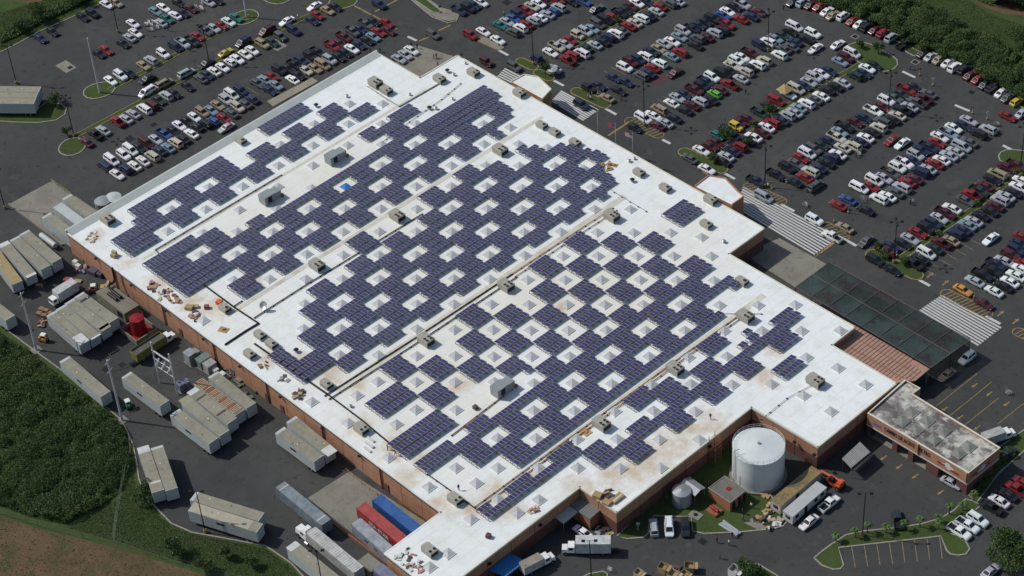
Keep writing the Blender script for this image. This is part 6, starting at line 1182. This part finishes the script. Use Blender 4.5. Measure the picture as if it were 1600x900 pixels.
tree(1342, 76, 2.6, 1.4, 'pale shrub at the back of the wide island', 800, ('leaf_yellow', 'leaf')); tree(1372, 84, 3.4, 1.5, 'slim tree on the wide grass island', 900); tree(1381, 402, 2.2, 1.4, 'yellow-green shrub near the lamp on the island', 800, ('leaf_yellow',)); tree(1371, 390, 1.8, 1.0, 'low golden shrub at the island tip', 500, ('leaf_yellow',)); tree(1413, 415, 2.2, 1.3, 'yellow-green shrub beside the black jeep', 800, ('leaf_yellow', 'leaf')); tree(1467, 370, 1.6, .9, 'low shrub in the strip by the red car', 500, ('leaf_yellow',)); tree(1526, 322, 1.8, 1.0, 'low shrub in the strip near the white sedan', 500, ('leaf_yellow', 'leaf')); tree(964, 36, 2.4, 1.2, 'shrub with reddish tint beside the long red car', 700, ('leaf_yellow',)); tree(852, 116, 3.6, 1.5, 'palm-like shrub on the island near the umbrella', 900); tree(1588, 275, 2.2, 1.2, 'golden shrub beside the lamp at the outer row', 600, ('leaf_yellow',))
for i, (x, y) in enumerate(((1425, 74), (1440, 84), (1407, 66), (1472, 97), (1543, 135), (1347, 37), (1312, 20))): tree(x, y-3, 3.0+.5*(i % 3), 1.7, f'{ordw(i+1)} taller tree standing out of the hedge, counted along the kerb', 1500, ('leaf', 'leaf_yellow') if i % 2 else ('leaf', 'leaf_dark'))
def palm(x, y, h_, label):
    g_ = G(x, y); t = thing('palm_tree', label, 'palm', g_, rng.uniform(0, 6), 'small palms on the curved island'); MB().cyl((0, 0, 0), .13, h_, 7, .09).build('trunk', M['bark'], t)
    mb = MB()
    for i in range(11):
        a = i*2*math.pi/11+rng.uniform(-.2, .2); L = rng.uniform(.8, 1.25); up_ = rng.uniform(.3, .9); pts = [Vector((math.cos(a)*L*s, math.sin(a)*L*s, h_+up_*math.sin(s*2.6)*.8-.5*s*s)) for s in (0, .35, .7, 1)]; sd = Vector((-math.sin(a), math.cos(a), 0))
        for (p, q_), w0, w1 in zip(zip(pts, pts[1:]), (.08, .26, .2), (.26, .2, .02)): mb.add([p-sd*w0, p+sd*w0, q_+sd*w1, q_-sd*w1], [(0, 1, 2, 3)])
    mb.build('crown', M['leaf'], t)
for i, (x, y) in enumerate(((1306, 846), (1336, 840), (1355, 833), (1384, 833), (1412, 829), (1437, 824), (1466, 817), (1466, 827), (1483, 804), (1504, 798), (1521, 783))): palm(x, y, 1.9+.35*(i % 3), f'{ordw(i+1)} small palm along the curved island, counted from the white sedan side')
for i, (x, y, h_, r) in enumerate(((1538, 752, 2.4, 1.8), (1548, 738, 2.6, 1.9), (1534, 765, 2.0, 1.6), (1560, 722, 2.2, 1.7), (1575, 712, 1.8, 1.5))): tree(x, y, h_, r, f'{ordw(i+1)} shrub beside the service shop side wall, counted uphill', 900, ('leaf_dark', 'leaf'), 'shrub')
# ================================================================ LAMPS, SIGNS, FLAGS
LP = []
def lamp(x, y, label, heads=4, h_=12.3, base=None):
    g_ = G(x, y) if base is None else base; t = thing('lamp_post', label, 'lamp post', (g_.x, g_.y, 0), 0, 'lot lamp posts'); MB().cyl((0, 0, 0), .38, .9, 10).build('footing', M['kerb_yellow'], t); MB().cyl((0, 0, .9), .13, h_-.9, 8, .09).build('mast', M['bronze'], t)
    dirs = [(1, 1), (1, -1), (-1, 1), (-1, -1)] if heads == 4 else [(1, 1), (-1, -1)]
    for dx, dy in dirs: o = MB().tube([(0, 0, h_-.1), (dx*.5, dy*.5, h_-.05)], .05, 4).build('arm', M['bronze'], t); hd = MB().box((dx*.85, dy*.85, h_-.2), (.75, .5, .28), math.atan2(dy, dx), 0, .85, .85).build('lamp_head', M['bronze'], t)
for x, y, l, n_ in ((26, 131, 'dark lamp post behind the tan trailers', 2), (185, 51, 'dark lamp post near the four pale sedans', 2), (327, 99, 'dark lamp post standing by the yellow sports car', 2), (116, 214, 'four-headed lamp post at the tip of the rear island', 4), (834, 101, 'lamp post on the yellow island above the entrance', 2), (1007, 197, 'four-headed lamp post over the pale minivan', 4), (1200, 80, 'lamp post standing over the navy minivan', 4), (1388, 177, 'four-headed lamp post over the white pickup', 4), (1195, 292, 'four-headed lamp post on the hatched crosswalk island', 4), (1396.5, 411, 'four-headed lamp post on the grass tipped island', 4), (1594, 262, 'lamp post at the outermost planted strip', 4), (1347.5, 837, 'two-headed lamp post on the curved island', 2), (321, 832, 'two-headed lamp post beside the pale lawn trailer', 2), (8, 326, 'lamp post beside the concrete ramp', 2)): lamp(x, y, l, n_)
g = G(494, 860, 12.2); lamp(0, 0, 'two-headed lamp post in front of the ribbed trailer', 2, base=g); g = G(921, 845, 12.2); lamp(0, 0, 'two-headed lamp post rising in front of the box truck', 2, base=g)
M['flag_red'] = mat('flag_red', (.3, .05, .08), .8); M['flag_pale'] = mat('flag_pale', (.45, .42, .42), .8); M['flag_blue'] = mat('flag_blue', (.05, .05, .16), .8)
for (x, y), l, fl in (((933, 175), 'bare slender flagpole in front of the store', 0), ((961, 193), 'slender flagpole with a small dark red flag', 1), ((988, 208), 'slender flagpole with a striped red and white flag', 2)):
    g = G(x, y, 10.5); t = thing('flagpole', l, 'flagpole', (g.x, g.y, 0)); MB().cyl((0, 0, 0), .09, 10.5, 7, .05).build('pole', M['white_pole'], t); MB().cyl((0, 0, 10.5), .1, .15, 8).build('finial', M['galv'], t)
    if fl:
        for i in range(6): z0 = 10.3-i*.2; MB().add([(-.05, -.05, z0-.19), (-1.0, -.3, z0-.3), (-2.0, -.5, z0-.22), (-2.0, -.5, z0-.02), (-1.0, -.3, z0-.1), (-.05, -.05, z0)], [(0, 1, 4, 5), (1, 2, 3, 4)]).build('flag_stripe', M['flag_red' if i % 2 == 0 else 'flag_pale'] if fl == 2 else M['flag_red'], t)
        MB().box((-.4, -.16, 9.7), (.7, .06, .6), .25).build('flag_canton', M['flag_blue'], t)
def post_sign(x, y, h_, label, col, name='sign_post', cat='sign'):
    g_ = G(x, y); t = thing(name, label, cat, g_); MB().cyl((0, 0, 0), .05, h_, 6).build('post', M['white_pole'], t); o = MB().box((0, 0, h_-.7), (.7, .06, .7), .8).build('panel', M['plain'], t); o.color = (*col, 1); MB().cyl((0, 0, 0), .25, .5, 8).build('footing', M['kerb_yellow'], t)
for x, y, l, c in ((1519, 178, 'red-topped corral sign at the end of an outer row', (.4, .06, .05)), (1457, 134, 'white corral sign beside the dark green sedan', (.6, .6, .6)), (1542, 187, 'pale corral sign beside the far carts', (.6, .6, .55)), (1436, 118, 'red corral sign near the painted stop bar', (.4, .06, .05)), (997, 829, 'pale sign on the shaded lawn in the notch', (.4, .42, .4)), (1229, 286, 'orange sign post beside the black sedan', (.5, .22, .04)), (1206, 296, 'orange sign post beside the crosswalk island', (.5, .22, .04)), (1325, 333, 'orange sign post beside the red sedan', (.5, .22, .04)), (1303, 347, 'orange sign post near the tan sedan', (.5, .22, .04)), (934, 148, 'tan sign post on the island by the entrance', (.35, .25, .15)), (855, 103, 'orange sign post by the small palm shrub', (.5, .22, .04)), (1522, 465, 'orange sign post beside the orange sedan', (.5, .22, .04)), (688, 20, 'dark sign post on the pavement corner', (.05, .05, .05))): post_sign(x, y, 2.4, l, c)
g = G(863, 118, 0); t = thing('umbrella', 'white market umbrella beside the entrance island', 'umbrella', g); MB().cyl((0, 0, 0), .04, 2.5, 6).build('pole', M['steel'], t); MB().cyl((0, 0, 2.1), 1.5, .6, 8, .05).build('canopy', M['trailer_side'], t)
g = G(1226, 150, 0); t = thing('canopy_tent', 'small beige peaked canopy over a parked white car', 'tent', (g.x, g.y, 0)); MB().add([(-1.6, -1.6, 2.1), (1.6, -1.6, 2.1), (1.6, 1.6, 2.1), (-1.6, 1.6, 2.1), (0, 0, 2.9)], [(0, 1, 4), (1, 2, 4), (2, 3, 4), (3, 0, 4)]).build('canopy', M['cardboard'], t)
for x in (-1.5, 1.5):
    for y in (-1.5, 1.5): MB().tube([(x, y, 0), (x, y, 2.1)], .04, 4).build('leg', M['steel'], t)
# ================================================================ PEOPLE
def person_mesh(walk):
    me = bpy.data.meshes.new('person'); s = .16 if walk else .06
    V = [(0, 0, .98), (0, 0, 1.2), (0, 0, 1.42), (0, 0, 1.53), (.02, 0, 1.66), (.02, 0, 1.76), (0, -.19, 1.40), (s*.7, -.25, 1.12), (s*1.2+.05, -.24, .86), (0, .19, 1.40), (-s*.7, .25, 1.12), (-s*.5+.05, .24, .86), (0, -.1, .92), (-s, -.1, .5), (-s*1.6, -.1, .09), (-s*1.6+.16, -.1, .05), (0, .1, .92), (s, .1, .5), (s*1.2, .1, .09), (s*1.2+.16, .1, .05)]
    E_ = [(0, 1), (1, 2), (2, 3), (3, 4), (4, 5), (2, 6), (6, 7), (7, 8), (2, 9), (9, 10), (10, 11), (0, 12), (12, 13), (13, 14), (14, 15), (0, 16), (16, 17), (17, 18), (18, 19)]
    RR = [.15, .15, .16, .06, .10, .085, .07, .05, .04, .07, .05, .04, .1, .07, .05, .045, .1, .07, .05, .045]
    me.from_pydata(V, E_, []); o = bpy.data.objects.new('person', me); COL.objects.link(o); md = o.modifiers.new('s', 'SKIN'); sv = me.skin_vertices[0].data
    for i, r in enumerate(RR): sv[i].radius = (r, r)
    sv[0].use_root = True; o.modifiers.new('u', 'SUBSURF').levels = 1; bpy.context.view_layer.update()
    m2 = bpy.data.meshes.new_from_object(o.evaluated_get(bpy.context.evaluated_depsgraph_get())); bpy.data.objects.remove(o); m2.materials.clear()
    for m in (M['plain'], M['trousers'], M['skin'], M['hair']): m2.materials.append(m)
    for p in m2.polygons:
        c = p.center; p.material_index = 3 if c.z > 1.70 or (c.z > 1.6 and c.x < -.02) else (2 if c.z > 1.5 or (abs(c.y) > .2 and c.z < 1.15) else (0 if c.z > .95 else 1))
    return m2
M['trousers'] = mat('trousers', (.03, .035, .055), .9); M['skin'] = mat('skin', (.30, .17, .11), .6); M['hair'] = mat('hair', (.015, .012, .01), .6)
PM = [person_mesh(False), person_mesh(True)]
SH = {'k': ('dark', (.02, .02, .025)), 'w': ('white', (.6, .6, .58)), 'r': ('red', (.3, .03, .04)), 'b': ('blue', (.03, .05, .2)), 'm': ('maroon', (.12, .02, .04)), 'g': ('grey', (.2, .2, .2))}
for i, (x, y, c, z, wh) in enumerate(((574, 87, 'k', 0, 'behind the far roof corner'), (579, 82, 'k', 0, 'beside the black sedan at the far roof corner'), (594, 82, 'k', 0, 'near the far roof corner by the lane'), (643, 74, 'k', 0, 'beside the white sedan on the patio'), (652, 76, 'k', 0, 'at the top edge of the patio'), (678, 92, 'm', 0, 'standing in the middle of the patio'), (682, 91, 'r', 0, 'right beside the one in maroon on the patio'), (684, 104, 'k', 0, 'near the patio edge by the roof'), (872, 170, 'g', 0, 'stepping onto the first crosswalk'), (919, 155, 'w', 0, 'on the entrance island, upper of two'), (923, 157, 'w', 0, 'on the entrance island, lower of two'), (971, 157, 'k', 0, 'walking below the dark sedan in the lane'), (1165, 147, 'k', 0, 'walking alone in the lane past the lime car'), (1224, 16, 'k', 0, 'near the tall lamp at the back'), (1422, 109, 'b', 0, 'walking beside the square drain'), (263, 49, 'r', 0, 'walking below the cart corral'), (298, 80, 'g', 0, 'between the minivan and the pickup'), (466, 30, 'w', 0, 'beside the white sedan with sunroof'), (788, 25, 'w', 0, 'above the bright blue sedan'), (1200, 294, 'w', 0, 'at the hatched island by the lamp'), (1193, 288, 'r', 0, 'beside the blue pickup by the lamp'), (1394, 402, 'r', 0, 'beside the maroon pickup near the lamp'), (1401, 404, 'w', 0, 'at the grass strip near the lamp'), (1337, 246, 'b', 0, 'pushing a cart below the beige sedan'), (1422, 320, 'k', 0, 'pushing a cart in the middle lane'), (1110, 655, 'k', H, 'standing on the roof above the tank'), (606, 703, 'b', H, 'crouched by the lowest solar row on the roof'), (618, 712, 'b', H, 'working at the solar row end on the roof'), (717, 766, 'm', H, 'on the roof above the two-fan unit'), (1120, 848, 'r', 0, 'walking in the lower yard'), (1139, 852, 'w', 0, 'walking in the lower yard'), (1144, 840, 'k', 0, 'at the kerb near the silver pipes'), (1125, 873, 'b', 0, 'alone in the middle of the lower yard'), (1006, 898, 'b', 0, 'beside the pale carton'), (1160, 803, 'k', .09, 'in front of the pump house doors'), (1174, 794, 'w', .09, 'beside the pump house scrap'), (1178, 815, 'm', .09, 'on the worn concrete path'), (1161, 813, 'g', .09, 'near the end of the silver pipes'), (1199, 817, 'w', .09, 'by the rubbish below the rusty cabin'), (1255, 799, 'w', 0, 'at the door of the white cabin'), (837, 875, 'k', 0, 'beside the blue awning'), (1108, 760, 'k', .09, 'between silo and pump house'))):
    nm, rgb = SH[c]; g = G(x, y, z); o = link('person', PM[i % 2], None, (g.x, g.y, z), rng.uniform(0, 6.28)); o.color = (*rgb, 1); tag(o, f'person in a {nm} top {wh}', 'person', 'people around the store')
o = sheet('painted_patch', gp([(984, 113), (1006, 103), (1046, 123), (1024, 134)]), .004, mat('faded_red', (.10, .035, .035), .9, noise=[(.5, 5, .8, (.055, .05, .05))]))
